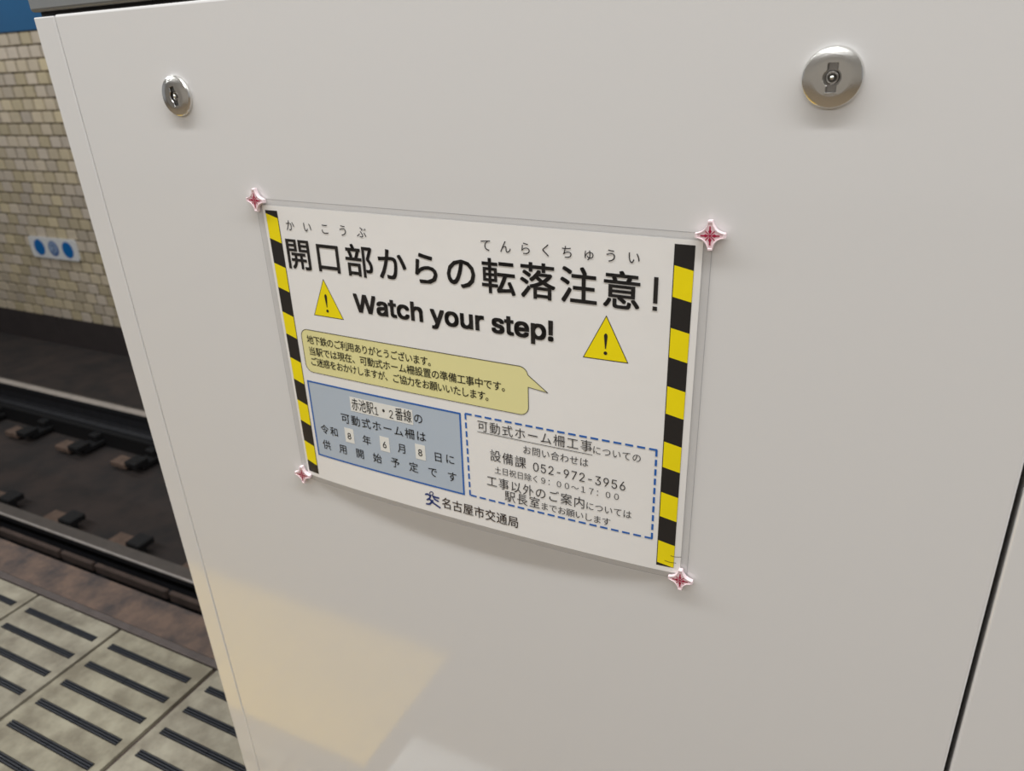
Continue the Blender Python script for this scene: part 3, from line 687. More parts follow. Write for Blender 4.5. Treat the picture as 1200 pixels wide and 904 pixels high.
# text ---------------------------------------------------------------
# outlines of the Latin line and of the digits: vertex pairs in 1/1000 em, then triangles
LINE = {'Watch your step!': ([5476,-4,5464,-3,5454,1,5444,9,5437,18,5432,29,5431,41,5432,53,5437,64,5444,73,5454,80,5464,85,5476,86,5488,85,5499,80,5509,73,5516,64,5520,53,5522,41,5520,29,5516,18,5509,9,5499,1,5488,-3,5446,160,5441,509,5510,509,5506,160,5006,-143,5006,379,5066,379,5066,319,5072,319,5077,327,5084,336,5091,346,5100,355,5112,364,5125,373,5141,379,5161,383,5183,384,5213,382,5241,374,5267,361,5289,342,5308,320,5324,293,5335,261,5342,227,5344,189,5342,151,5335,116,5324,84,5309,57,5290,34,5267,16,5242,3,5214,-6,5183,-8,5162,-7,5143,-3,5126,4,5113,12,5101,21,5092,31,5084,41,5077,50,5072,59,5068,59,5068,-143,5174,47,5196,49,5216,55,5233,66,5248,80,5260,97,5270,117,5277,139,5281,163,5282,189,5281,215,5277,239,5270,261,5260,281,5248,298,5234,311,5216,322,5197,328,5174,330,5152,328,5132,322,5115,312,5100,299,5088,282,5079,263,5072,241,5068,216,5067,189,5068,162,5072,138,5079,115,5089,95,5101,78,5116,65,5133,55,5152,49,4762,-8,4727,-5,4695,3,4667,16,4642,35,4622,58,4606,85,4594,116,4587,150,4584,187,4587,224,4594,258,4605,290,4621,317,4641,340,4665,359,4692,373,4722,382,4755,384,4776,383,4796,380,4816,374,4835,366,4853,355,4869,341,4884,324,4897,305,4907,282,4915,256,4920,227,4921,194,4921,169,4625,169,4625,221,4888,221,4860,202,4858,226,4854,248,4848,269,4839,286,4827,301,4813,314,4796,323,4777,328,4755,330,4733,328,4714,323,4696,313,4681,301,4669,286,4659,270,4652,251,4647,231,4646,211,4646,178,4648,151,4652,127,4660,106,4671,88,4685,73,4701,61,4720,53,4740,48,4762,46,4777,47,4791,49,4804,53,4815,58,4826,65,4835,73,4844,82,4850,93,4856,105,4915,91,4908,72,4898,55,4885,39,4870,26,4852,14,4833,4,4811,-3,4787,-7,4526,379,4526,327,4329,327,4329,379,4388,471,4449,471,4449,98,4450,83,4453,70,4459,61,4467,55,4478,51,4493,50,4497,50,4502,50,4508,51,4514,52,4519,53,4524,54,4536,2,4529,0,4522,-2,4515,-3,4507,-3,4499,-4,4491,-4,4461,-1,4435,7,4415,21,4400,41,4391,64,4388,93,4140,-8,4114,-7,4091,-3,4070,3,4051,12,4034,24,4019,38,4008,54,3999,73,3993,94,4052,107,4058,87,4068,72,4082,60,4098,52,4117,47,4139,45,4164,47,4185,53,4202,62,4215,74,4223,88,4226,103,4224,115,4219,126,4212,136,4201,144,4187,150,4170,155,4107,170,4075,180,4050,192,4030,208,4016,227,4007,249,4004,274,4006,295,4013,314,4023,332,4036,347,4053,360,4073,370,4095,378,4119,383,4145,384,4169,383,4192,379,4212,372,4229,363,4244,352,4257,339,4267,324,4275,308,4282,290,4226,277,4220,291,4211,304,4200,316,4186,325,4167,331,4145,333,4124,331,4105,326,4089,317,4076,305,4069,292,4066,277,4068,264,4073,253,4082,243,4094,235,4110,229,4129,223,4187,209,4219,200,4244,187,4264,171,4278,153,4286,131,4289,107,4287,85,4280,65,4270,47,4256,31,4238,18,4217,6,4194,-2,4168,-7,3563,0,3563,379,3622,379,3622,321,3626,321,3635,339,3647,354,3663,367,3682,377,3702,383,3724,385,3729,385,3734,385,3740,384,3746,384,3750,384,3754,384,3754,322,3751,323,3747,324,3741,324,3733,325,3726,326,3718,326,3701,324,3685,321,3670,315,3657,306,3646,296,3637,284,3630,269,3626,254,3624,237,3624,0,3283,-5,3259,-3,3236,2,3216,11,3198,23,3182,39,3170,59,3161,82,3155,109,3153,139,3153,379,3214,379,3214,144,3217,117,3225,94,3238,75,3255,61,3276,53,3301,50,3318,51,3335,55,3350,62,3363,71,3375,83,3384,97,3391,113,3395,132,3397,153,3397,379,3458,379,3458,0,3399,0,3399,92,3408,92,3395,60,3378,35,3358,17,3335,5,3310,-3,2893,-8,2860,-5,2830,3,2802,16,2778,35,2758,58,2742,85,2729,116,2722,150,2720,187,2722,225,2729,260,2742,291,2758,318,2778,341,2802,360,2830,374,2860,382,2893,384,2926,382,2957,374,2984,360,3008,341,3029,318,3045,291,3057,260,3064,225,3067,187,3064,150,3057,116,3045,85,3029,58,3008,35,2984,16,2957,3,2926,-5,2893,46,2917,49,2938,55,2956,66,2971,80,2983,97,2993,117,2999,139,3003,163,3005,187,3003,212,2999,236,2993,258,2983,278,2971,296,2956,310,2938,321,2917,328,2893,330,2869,328,2848,321,2831,310,2816,296,2803,278,2794,258,2787,236,2783,212,2782,187,2783,163,2787,139,2794,117,2803,97,2816,80,2831,66,2848,55,2869,49,2344,-139,2358,-86,2368,-87,2379,-89,2390,-90,2400,-89,2410,-86,2418,-81,2427,-74,2434,-64,2441,-51,2447,-36,2459,-1,2314,379,2381,379,2462,155,2470,132,2477,109,2483,87,2489,64,2495,42,2502,21,2480,21,2486,42,2493,64,2499,87,2505,110,2512,132,2520,155,2602,379,2668,379,2501,-58,2492,-77,2483,-93,2473,-107,2462,-119,2449,-128,2436,-136,2421,-141,2405,-144,2388,-145,2378,-145,2369,-144,2361,-143,2354,-142,2348,-140,1812,227,1812,0,1751,0,1751,509,1812,509,1812,287,1801,287,1814,319,1831,344,1851,362,1873,374,1898,382,1926,384,1951,383,1973,377,1994,369,2012,356,2027,340,2039,321,2048,298,2054,271,2056,240,2056,0,1995,0,1995,235,1992,263,1984,286,1971,304,1954,318,1933,326,1909,329,1891,328,1875,324,1859,317,1846,308,1834,297,1825,283,1818,266,1814,248,1510,-8,1477,-5,1447,3,1420,16,1396,35,1375,58,1359,85,1347,116,1339,150,1337,187,1339,225,1347,260,1359,291,1375,318,1396,341,1420,360,1447,374,1477,382,1510,384,1528,384,1546,381,1563,377,1579,371,1594,364,1608,356,1621,346,1632,335,1643,322,1652,308,1659,293,1664,277,1606,262,1602,272,1598,281,1593,289,1587,297,1580,304,1573,311,1564,316,1555,321,1545,325,1534,328,1522,329,1510,330,1486,328,1466,321,1448,310,1433,296,1421,278,1411,258,1404,236,1400,212,1399,187,1400,163,1404,139,1411,117,1421,97,1433,80,1448,66,1466,55,1486,49,1510,46,1523,47,1534,49,1545,52,1556,55,1565,60,1574,66,1581,73,1588,80,1594,89,1600,98,1604,107,1607,117,1666,102,1660,86,1653,70,1644,56,1634,43,1622,32,1609,21,1595,12,1580,5,1564,-1,1546,-5,1529,-7,1279,379,1279,327,1082,327,1082,379,1140,471,1201,471,1201,98,1203,83,1206,70,1212,61,1220,55,1231,51,1246,50,1250,50,1255,50,1261,51,1267,52,1272,53,1277,54,1288,2,1282,0,1275,-2,1267,-3,1259,-3,1252,-4,1244,-4,1213,-1,1188,7,1167,21,1152,41,1143,64,1140,93,846,-9,823,-7,801,-3,781,5,762,15,747,29,734,45,724,63,719,84,717,108,718,128,722,146,729,161,739,174,750,184,764,193,779,200,795,206,812,211,829,214,847,217,864,220,886,223,904,225,920,227,933,229,943,231,952,235,957,240,961,246,962,255,962,257,961,272,958,285,953,297,946,307,937,315,926,322,913,327,898,330,882,331,865,330,849,327,835,322,823,316,813,309,804,301,797,292,791,283,786,274,727,291,737,313,750,331,765,346,782,358,800,368,819,375,839,380,860,383,880,384,894,384,909,382,925,379,941,375,957,369,972,360,986,350,998,336,1009,320,1017,301,1021,278,1023,251,1023,0,963,0,963,52,959,52,954,43,947,34,938,25,928,16,916,8,902,1,885,-4,867,-7,857,45,878,47,897,51,914,59,928,68,940,80,950,93,956,108,960,122,962,138,962,190,958,187,953,184,946,182,937,180,928,178,918,176,907,174,897,173,886,171,877,170,869,169,862,168,847,166,834,163,821,159,809,153,798,147,790,139,783,130,779,118,778,105,779,93,783,82,788,72,796,64,805,57,816,52,828,48,842,46,155,0,16,509,82,509,163,196,167,179,172,162,175,145,179,128,183,111,187,94,190,76,194,58,197,40,189,40,193,58,196,76,200,94,203,111,207,128,211,145,215,162,220,179,224,196,306,509,380,509,462,196,466,179,470,162,474,145,478,128,482,111,486,94,490,76,494,58,497,40,488,40,492,58,495,76,499,94,503,111,506,128,510,145,515,162,519,179,523,196,603,509,670,509,530,0,455,0,368,323,362,345,357,368,351,391,346,417,341,445,336,475,350,475,345,446,340,420,335,395,330,371,324,347,318,323,230,0], [24,26,25,24,27,26,11,13,12,10,13,11,10,14,13,10,15,14,9,15,10,8,15,9,8,16,15,7,16,8,7,17,16,6,17,7,6,18,17,5,18,6,5,19,18,4,19,5,4,20,19,3,20,4,3,21,20,2,21,3,2,22,21,1,22,2,1,23,22,0,23,1,40,42,41,39,42,40,39,43,42,28,30,29,28,31,30,38,43,39,38,44,43,37,44,38,36,44,37,36,45,44,35,45,36,34,45,35,34,89,45,89,46,45,33,89,34,33,90,89,88,46,89,33,91,90,87,46,88,32,91,33,32,92,91,86,46,87,86,47,46,28,32,31,28,96,32,96,95,32,95,94,32,94,93,32,93,92,32,85,47,86,84,47,85,84,48,47,83,48,84,83,49,48,82,49,83,28,97,96,81,49,82,81,50,49,28,98,97,80,50,81,28,99,98,79,50,80,79,51,50,78,51,79,28,100,99,78,52,51,77,52,78,28,101,100,76,52,77,76,53,52,28,69,101,69,102,101,75,53,76,69,103,102,75,54,53,74,54,75,69,104,103,73,54,74,69,68,104,68,105,104,28,70,69,67,105,68,73,55,54,72,55,73,67,106,105,66,106,67,71,55,72,66,71,106,66,55,71,65,55,66,65,56,55,64,56,65,63,56,64,63,57,56,62,57,63,61,57,62,61,58,57,60,58,61,60,59,58,124,126,125,124,127,126,123,127,124,123,128,127,123,129,128,122,129,123,122,130,129,121,130,122,121,131,130,121,132,131,120,152,121,152,151,121,151,132,121,150,132,151,149,132,150,120,153,152,149,133,132,148,133,149,120,154,153,119,154,120,147,133,148,119,155,154,147,134,133,146,134,147,119,156,155,118,156,119,118,157,156,145,134,146,145,135,134,118,158,157,144,135,145,117,158,118,144,136,135,117,159,158,143,136,144,117,140,159,140,160,159,143,141,136,141,137,136,142,141,143,116,140,117,116,139,140,160,141,140,160,137,141,161,137,160,161,138,137,115,139,116,162,138,161,115,138,139,115,162,138,115,163,162,114,163,115,114,164,163,113,164,114,113,165,164,178,180,179,177,180,178,177,181,180,113,166,165,112,166,113,176,181,177,112,167,166,175,181,176,175,182,181,174,182,175,112,168,167,173,182,174,111,168,112,173,183,182,111,169,168,172,183,173,171,183,172,111,170,169,170,183,171,111,183,170,111,184,183,110,184,111,110,185,184,109,185,110,109,186,185,109,187,186,108,187,109,108,188,187,107,188,108,220,194,193,220,195,194,191,189,192,191,190,189,220,196,195,219,196,220,219,197,196,219,198,197,218,198,219,218,199,198,218,200,199,206,208,207,205,208,206,204,208,205,218,201,200,203,208,204,202,208,203,201,208,202,218,208,201,217,208,218,216,208,217,215,208,216,215,209,208,215,210,209,214,210,215,214,211,210,214,212,211,214,213,212,264,266,265,264,267,266,263,267,264,263,268,267,262,268,263,262,269,268,261,269,262,261,270,269,260,270,261,260,271,270,259,271,260,259,281,271,281,272,271,259,282,281,280,272,281,258,282,259,258,283,282,279,272,280,258,284,283,278,272,279,278,273,272,258,285,284,277,273,278,257,285,258,277,274,273,257,286,285,276,274,277,256,286,257,256,287,286,275,274,276,256,288,287,255,288,256,255,289,288,255,290,289,254,290,255,254,291,290,254,292,291,254,293,292,253,293,254,253,294,293,253,295,294,252,295,253,252,296,295,251,296,252,251,297,296,250,297,251,250,298,297,249,298,250,248,298,249,248,299,298,247,299,248,246,299,247,245,299,246,245,300,299,244,300,245,243,300,244,230,232,231,243,301,300,242,301,243,229,232,230,241,301,242,229,233,232,241,302,301,240,302,241,228,233,229,228,234,233,240,303,302,239,303,240,228,235,234,227,235,228,238,303,239,227,236,235,237,303,238,237,304,303,227,237,236,227,304,237,226,304,227,226,305,304,225,305,226,225,306,305,224,306,225,224,307,306,223,307,224,223,308,307,222,308,223,222,221,308,318,320,319,318,321,320,318,322,321,318,323,322,318,324,323,318,325,324,318,326,325,317,326,318,309,311,310,309,312,311,316,326,317,315,326,316,314,328,315,328,327,315,327,326,315,313,332,314,332,331,314,331,330,314,330,329,314,329,328,314,313,333,332,313,334,333,309,313,312,309,340,313,340,339,313,339,338,313,338,337,313,337,336,313,336,335,313,335,334,313,309,341,340,309,342,341,352,354,353,352,355,354,370,372,371,370,373,372,369,373,370,352,356,355,351,356,352,368,376,369,376,373,369,351,357,356,367,376,368,350,357,351,366,375,367,375,376,367,350,358,357,366,377,375,377,374,375,377,373,376,365,377,366,349,358,350,349,359,358,364,377,365,363,377,364,349,360,359,363,378,377,374,373,377,348,360,349,362,378,363,348,361,360,361,378,362,348,378,361,347,378,348,347,379,378,346,379,347,346,380,379,345,380,346,345,381,380,344,381,345,344,343,381,399,401,400,398,401,399,398,402,401,397,402,398,397,403,402,396,403,397,396,404,403,395,404,396,395,436,404,436,405,404,395,437,436,435,405,436,395,438,437,434,405,435,395,439,438,433,405,434,394,439,395,433,406,405,394,440,439,432,406,433,394,441,440,431,406,432,393,441,394,431,407,406,393,442,441,430,407,431,392,442,393,430,408,407,392,443,442,429,408,430,392,444,443,428,408,429,428,409,408,391,444,392,391,445,444,427,409,428,390,445,391,390,446,445,426,409,427,426,410,409,390,447,446,425,410,426,425,411,410,389,447,390,389,448,447,424,411,425,389,449,448,423,411,424,388,449,389,423,412,411,388,450,449,422,412,423,387,450,388,422,413,412,387,451,450,421,413,422,387,452,451,420,413,421,386,452,387,420,414,413,386,453,452,419,414,420,386,418,453,418,414,419,386,414,418,385,414,386,385,415,414,384,415,385,384,416,415,383,416,384,383,417,416,382,417,383,466,468,467,466,469,468,482,484,483,482,485,484,466,470,469,481,485,482,480,485,481,466,471,470,479,475,480,475,485,480,466,472,471,478,475,479,466,473,472,477,474,478,474,475,478,466,477,473,477,474,473,466,476,477,466,475,476,466,485,475,465,485,466,464,485,465,463,485,464,463,486,485,462,486,463,461,486,462,461,487,486,460,487,461,454,456,455,459,487,460,454,457,456,458,487,459,454,458,457,454,487,458,454,488,487,454,489,488,454,490,489,454,491,490,454,492,491,499,492,454,498,492,499,498,493,492,497,493,498,496,493,497,496,494,493,495,494,496,502,504,503,502,506,504,506,505,504,511,513,512,511,514,513,510,514,511,510,515,514,509,515,510,509,516,515,508,516,509,508,517,516,507,531,508,531,517,508,531,530,517,530,518,517,529,518,530,507,532,531,528,518,529,507,533,532,528,519,518,506,533,507,527,519,528,506,534,533,506,535,534,526,519,527,526,520,519,506,536,535,502,537,506,537,536,506,525,520,526,525,521,520,502,538,537,524,521,525,502,500,538,524,522,521,523,522,524,502,501,500,556,558,557,556,559,558,555,559,556,555,560,559,555,561,560,554,561,555,554,562,561,554,563,562,553,563,554,553,564,563,553,565,564,552,582,553,582,565,553,582,581,565,581,566,565,552,583,582,580,566,581,552,584,583,579,566,580,578,566,579,578,567,566,552,585,584,577,567,578,551,585,552,576,567,577,575,567,576,551,586,585,575,568,567,574,568,575,573,568,574,551,587,586,573,569,568,550,587,551,572,569,573,571,569,572,550,588,587,571,570,569,549,588,550,549,589,588,549,590,589,548,590,549,548,591,590,547,591,548,547,592,591,547,593,592,546,593,547,546,594,593,546,595,594,611,613,612,545,595,546,610,613,611,610,614,613,609,614,610,545,596,595,608,614,609,608,615,614,544,596,545,544,597,596,607,615,608,606,615,607,606,616,615,605,616,606,544,598,597,604,616,605,543,598,544,604,617,616,603,617,604,543,599,598,602,617,603,601,617,602,543,600,599,600,617,601,543,617,600,543,618,617,542,618,543,542,619,618,542,620,619,541,620,542,541,621,620,541,622,621,540,622,541,540,623,622,540,624,623,539,624,540,656,630,629,656,631,630,627,625,628,627,626,625,656,632,631,655,632,656,655,633,632,655,634,633,654,634,655,654,635,634,654,636,635,642,644,643,641,644,642,640,644,641,654,637,636,639,644,640,638,644,639,637,644,638,654,644,637,653,644,654,652,644,653,651,644,652,651,645,644,651,646,645,650,646,651,650,647,646,650,648,647,650,649,648,715,717,716,715,718,717,714,718,715,714,719,718,713,719,714,713,720,719,712,720,713,712,721,720,712,722,721,711,722,712,711,723,722,710,723,711,710,724,723,709,724,710,709,697,724,697,696,724,696,725,724,708,698,709,698,697,709,708,699,698,695,725,696,708,700,699,694,725,695,708,701,700,693,725,694,693,726,725,708,702,701,692,726,693,707,702,708,707,703,702,691,726,692,691,727,726,707,704,703,690,727,691,707,705,704,706,705,707,689,727,690,689,728,727,688,728,689,687,728,688,686,728,687,686,729,728,685,729,686,684,729,685,683,751,684,751,729,684,682,751,683,681,751,682,680,751,681,679,751,680,678,751,679,677,751,678,676,751,677,675,751,676,674,751,675,673,751,674,672,751,673,671,751,672,671,752,751,750,729,751,671,753,752,671,754,753,670,754,671,670,755,754,670,756,755,670,757,756,670,758,757,670,759,758,669,759,670,669,760,759,669,761,760,669,762,761,669,763,762,669,764,763,669,765,764,669,766,765,668,766,669,668,767,766,668,768,767,668,769,768,667,769,668,667,770,769,749,729,750,667,771,770,666,771,667,748,729,749,666,772,771,665,772,666,747,729,748,665,773,772,746,729,747,665,774,773,664,774,665,664,775,774,745,731,746,731,729,746,664,776,775,744,731,745,664,777,776,663,777,664,743,732,744,732,731,744,663,778,777,663,779,778,743,733,732,730,729,731,742,733,743,663,780,779,741,733,742,663,741,780,663,733,741,662,733,663,662,734,733,662,735,734,661,735,662,661,736,735,661,737,736,660,737,661,660,738,737,659,738,660,659,739,738,658,739,659,658,740,739,657,740,658,781,783,782,781,784,783,803,836,804,836,805,804,836,837,805,837,806,805,825,827,826,825,828,827,803,835,836,838,806,837,839,834,838,834,806,838,803,839,835,839,834,835,803,840,839,833,806,834,803,841,840,832,806,833,803,842,841,831,806,832,803,843,842,830,806,831,803,844,843,829,806,830,781,785,784,802,844,803,829,807,806,824,828,825,781,786,785,801,844,802,829,808,807,823,828,824,781,787,786,800,844,801,829,809,808,822,828,823,781,788,787,799,844,800,829,810,809,821,828,822,781,789,788,798,844,799,829,811,810,820,828,821,781,790,789,797,844,798,829,812,811,819,828,820,781,791,790,796,844,797,829,813,812,818,828,819,781,795,791,795,792,791,829,817,813,817,814,813,795,792,796,792,844,796,817,814,818,814,828,818,793,844,792,815,828,814,781,794,795,829,816,817,781,793,794,781,844,793,829,815,816,829,828,815])}
DIGIT = {'0': ([227,-7,199,-5,174,1,151,11,130,24,111,41,95,62,80,86,69,113,60,144,53,178,49,214,48,254,49,294,53,330,60,364,69,395,81,422,95,447,112,467,130,484,151,498,174,508,200,514,227,516,254,514,279,508,302,498,323,484,342,467,358,447,372,422,384,395,393,364,400,330,404,294,405,254,404,214,400,178,393,144,384,113,373,86,359,62,342,41,323,24,302,11,279,1,254,-5,227,50,245,51,261,56,276,63,290,74,303,87,313,103,323,122,330,144,336,168,340,194,343,223,344,254,343,285,340,314,336,341,330,365,323,387,313,405,303,422,290,435,276,446,261,453,245,458,227,460,209,458,192,453,177,446,163,435,151,422,140,405,131,387,123,365,117,341,113,314,110,285,109,254,110,223,113,194,117,168,123,144,131,122,140,103,151,87,163,74,177,63,192,56,209,51], [23,25,24,22,25,23,22,26,25,21,26,22,21,27,26,21,28,27,20,28,21,19,28,20,19,29,28,18,73,19,73,72,19,72,29,19,72,71,29,71,30,29,18,74,73,70,30,71,18,75,74,69,30,70,17,75,18,69,31,30,17,76,75,68,31,69,17,77,76,67,31,68,16,77,17,67,32,31,16,78,77,66,32,67,16,79,78,65,32,66,15,79,16,65,33,32,15,80,79,64,33,65,15,81,80,63,33,64,14,81,15,63,34,33,62,34,63,14,82,81,13,82,14,62,35,34,61,35,62,13,83,82,12,83,13,61,36,35,60,36,61,12,84,83,11,84,12,11,85,84,59,36,60,59,37,36,58,37,59,11,86,85,58,38,37,10,86,11,57,38,58,10,87,86,57,39,38,9,87,10,56,39,57,9,88,87,56,40,39,8,88,9,8,89,88,55,40,56,54,40,55,8,90,89,7,90,8,54,41,40,53,41,54,7,91,90,52,41,53,7,92,91,52,42,41,6,92,7,6,93,92,51,42,52,6,94,93,50,42,51,50,43,42,5,94,6,5,95,94,49,43,50,5,48,95,48,43,49,5,43,48,4,43,5,4,44,43,3,44,4,3,45,44,3,46,45,2,46,3,2,47,46,1,47,2,1,0,47]),
'1': ([76,0,76,55,391,55,391,0,276,509,276,0,212,0,212,448,209,448,86,358,86,427,198,509], [10,4,11,10,8,4,8,7,4,7,5,4,10,9,8,6,5,7,0,2,1,0,3,2]),
'2': ([64,0,64,47,234,229,248,243,261,257,272,270,282,282,291,294,299,305,305,316,311,327,315,337,318,348,320,360,320,371,319,385,317,397,313,408,308,419,301,428,293,436,283,443,273,449,262,454,250,457,237,459,224,460,209,459,196,457,184,453,172,447,162,441,153,433,145,424,139,413,134,402,130,390,128,376,127,362,66,362,67,384,71,405,77,424,86,442,98,459,111,473,126,486,143,496,162,505,182,511,203,514,225,516,247,514,268,511,288,505,306,497,323,486,337,474,350,461,361,445,370,428,376,411,380,392,381,372,380,358,378,345,375,331,371,318,365,304,357,290,347,275,336,259,322,241,306,223,288,202,267,180,153,60,153,57,389,57,389,0], [50,52,51,50,53,52,49,53,50,49,54,53,48,54,49,48,55,54,47,55,48,47,56,55,46,56,47,46,57,56,45,57,46,45,58,57,44,58,45,44,26,58,26,25,58,25,59,58,44,27,26,24,59,25,44,28,27,43,28,44,23,59,24,43,29,28,22,59,23,43,30,29,21,59,22,43,31,30,21,60,59,20,60,21,42,31,43,42,32,31,19,60,20,42,33,32,19,61,60,18,61,19,41,33,42,41,34,33,17,61,18,41,35,34,17,62,61,16,62,17,40,35,41,40,36,35,15,62,16,15,63,62,40,37,36,14,63,15,39,37,40,39,38,37,14,64,63,13,64,14,12,64,13,12,65,64,11,65,12,11,66,65,10,66,11,10,67,66,9,67,10,9,68,67,8,68,9,7,68,8,7,69,68,6,69,7,6,70,69,5,70,6,5,71,70,4,71,5,4,72,71,3,72,4,2,72,3,2,73,72,1,73,2,1,74,73,1,75,74,1,76,75,1,77,76,1,78,77,1,79,78,0,79,1]),
'3': ([218,-7,195,-6,173,-3,152,2,133,10,114,19,98,30,83,43,70,57,60,74,52,91,46,111,44,132,109,132,111,119,115,107,120,97,126,87,134,78,144,71,154,64,165,59,178,55,191,52,204,50,219,50,234,51,248,53,262,56,275,61,287,67,297,74,307,83,315,93,321,104,325,116,328,130,329,145,328,158,326,172,322,184,316,196,308,207,299,217,288,226,275,234,260,240,242,244,223,247,201,248,157,248,157,299,288,448,288,452,70,452,70,509,372,509,372,461,211,278,211,289,239,290,264,288,287,284,308,276,327,265,344,253,359,239,371,222,381,205,387,186,392,166,393,145,392,123,387,103,380,84,370,66,358,50,344,36,327,23,309,12,288,4,266,-2,243,-6], [54,56,55,54,57,56,54,53,57,53,52,57,52,58,57,51,59,52,59,58,52,50,59,51,59,61,60,50,61,59,50,62,61,50,63,62,50,64,63,50,65,64,50,49,65,49,48,65,48,66,65,47,66,48,46,66,47,45,66,46,45,67,66,44,67,45,43,67,44,43,68,67,42,68,43,41,68,42,41,69,68,40,69,41,40,70,69,39,70,40,38,70,39,38,71,70,37,71,38,36,71,37,36,72,71,11,13,12,11,14,13,35,72,36,35,73,72,11,15,14,34,73,35,10,15,11,10,16,15,33,73,34,33,74,73,10,17,16,32,74,33,9,17,10,9,18,17,32,75,74,31,75,32,9,19,18,30,75,31,8,19,9,8,20,19,29,75,30,29,76,75,8,21,20,28,76,29,8,22,21,7,22,8,27,76,28,7,23,22,26,76,27,7,24,23,25,76,26,7,25,24,7,76,25,7,77,76,6,77,7,6,78,77,5,78,6,5,79,78,4,79,5,4,80,79,3,80,4,3,81,80,2,81,3,2,82,81,1,82,2,1,0,82]),
'4': ([40,105,40,158,247,509,311,509,109,166,109,163,413,163,413,105,282,0,282,121,282,146,282,318,343,318,343,0], [1,3,2,1,4,3,10,12,11,10,13,12,1,5,4,1,6,5,1,10,6,10,7,6,0,10,1,0,9,10,13,7,10,0,8,9,8,7,0,8,13,7]),
'5': ([221,-7,199,-6,178,-2,159,3,140,11,123,21,108,32,94,45,83,60,73,76,66,93,62,111,60,130,122,130,124,119,127,108,132,98,138,89,145,80,154,73,163,66,173,60,184,56,196,52,208,50,221,50,236,51,250,53,264,58,276,64,288,72,298,82,307,92,314,104,320,117,324,131,327,146,328,162,327,178,324,193,320,208,314,221,306,233,297,244,286,254,275,262,262,269,248,273,233,276,218,277,205,276,192,275,180,272,167,268,156,264,145,258,136,252,128,246,67,253,96,509,366,509,366,452,151,452,134,301,136,301,145,308,155,315,166,320,178,325,190,329,203,331,216,333,229,334,247,333,263,330,279,326,294,321,308,314,321,306,334,296,345,285,355,273,364,260,372,246,379,231,384,215,388,199,390,181,391,163,390,139,385,117,379,95,369,76,357,57,343,41,327,27,309,15,289,6,268,-1,245,-5], [58,62,59,62,60,59,62,61,60,58,63,62,71,73,72,70,73,71,70,74,73,69,74,70,69,75,74,68,75,69,68,76,75,67,76,68,67,77,76,66,77,67,65,77,66,65,78,77,64,78,65,64,79,78,58,64,63,58,51,64,51,79,64,51,50,79,50,80,79,50,49,80,49,81,80,48,81,49,47,81,48,58,52,51,47,82,81,46,82,47,58,53,52,45,82,46,58,54,53,58,55,54,44,82,45,44,83,82,58,56,55,43,83,44,57,56,58,43,84,83,42,84,43,41,84,42,41,85,84,40,85,41,40,86,85,39,86,40,39,87,86,38,87,39,38,88,87,37,88,38,37,89,88,36,89,37,35,89,36,35,90,89,34,90,35,11,13,12,11,14,13,11,15,14,33,90,34,33,91,90,10,15,11,10,16,15,32,91,33,10,17,16,32,92,91,9,17,10,31,92,32,9,18,17,30,92,31,9,19,18,8,19,9,30,93,92,8,20,19,29,93,30,8,21,20,28,93,29,8,22,21,7,22,8,27,93,28,27,94,93,7,23,22,26,94,27,7,24,23,25,94,26,7,25,24,7,94,25,6,94,7,6,95,94,5,95,6,5,96,95,4,96,5,4,97,96,3,97,4,3,98,97,2,98,3,2,99,98,1,99,2,1,0,99]),
'6': ([226,-7,203,-5,182,-1,161,5,142,15,125,26,109,40,96,56,84,74,75,94,69,115,65,138,64,162,65,180,68,199,73,219,80,239,89,261,102,285,118,311,137,340,252,509,322,509,151,261,145,261,149,268,154,275,159,281,165,288,172,293,179,299,187,303,196,307,205,310,214,312,224,314,235,314,257,313,278,309,298,303,316,295,332,284,346,271,359,257,370,240,378,221,384,201,388,180,389,157,388,134,384,112,377,92,368,73,356,55,343,39,327,26,310,14,291,5,271,-2,249,-6,226,48,241,49,254,52,267,56,279,63,289,70,299,79,307,90,314,101,320,114,324,128,327,142,327,157,327,173,324,187,320,201,314,213,307,225,299,235,289,244,279,251,267,258,254,262,241,264,226,265,212,264,198,262,186,258,174,252,163,244,153,235,145,225,138,214,132,201,128,188,126,174,125,158,126,143,128,128,132,114,138,102,145,90,153,79,163,70,174,63,186,56,198,52,212,49], [20,22,21,20,29,22,29,23,22,19,29,20,35,37,36,34,37,35,34,38,37,33,38,34,18,29,19,32,38,33,32,39,38,31,39,32,31,40,39,30,40,31,29,40,30,29,41,40,18,28,29,23,41,29,18,27,28,17,27,18,23,84,41,84,42,41,17,26,27,17,25,26,84,83,42,83,43,42,17,24,25,23,85,84,23,86,85,82,43,83,23,87,86,81,43,82,17,23,24,17,87,23,16,87,17,16,88,87,80,43,81,80,44,43,16,89,88,79,44,80,16,90,89,78,44,79,78,45,44,15,90,16,15,91,90,77,45,78,15,92,91,76,45,77,76,46,45,14,92,15,14,93,92,75,46,76,75,47,46,14,94,93,74,47,75,13,94,14,13,95,94,73,47,74,12,95,13,73,48,47,12,96,95,72,48,73,11,96,12,11,97,96,71,48,72,71,49,48,11,98,97,70,49,71,10,98,11,70,50,49,10,99,98,69,50,70,9,99,10,9,100,99,68,50,69,68,51,50,9,101,100,67,51,68,8,101,9,67,52,51,8,102,101,66,52,67,8,103,102,65,52,66,7,103,8,65,53,52,7,104,103,64,53,65,7,105,104,63,53,64,7,106,105,62,53,63,6,106,7,62,54,53,6,107,106,61,54,62,6,60,107,60,54,61,6,54,60,5,54,6,5,55,54,4,55,5,4,56,55,3,56,4,3,57,56,2,57,3,2,58,57,1,58,2,1,59,58,0,59,1]),
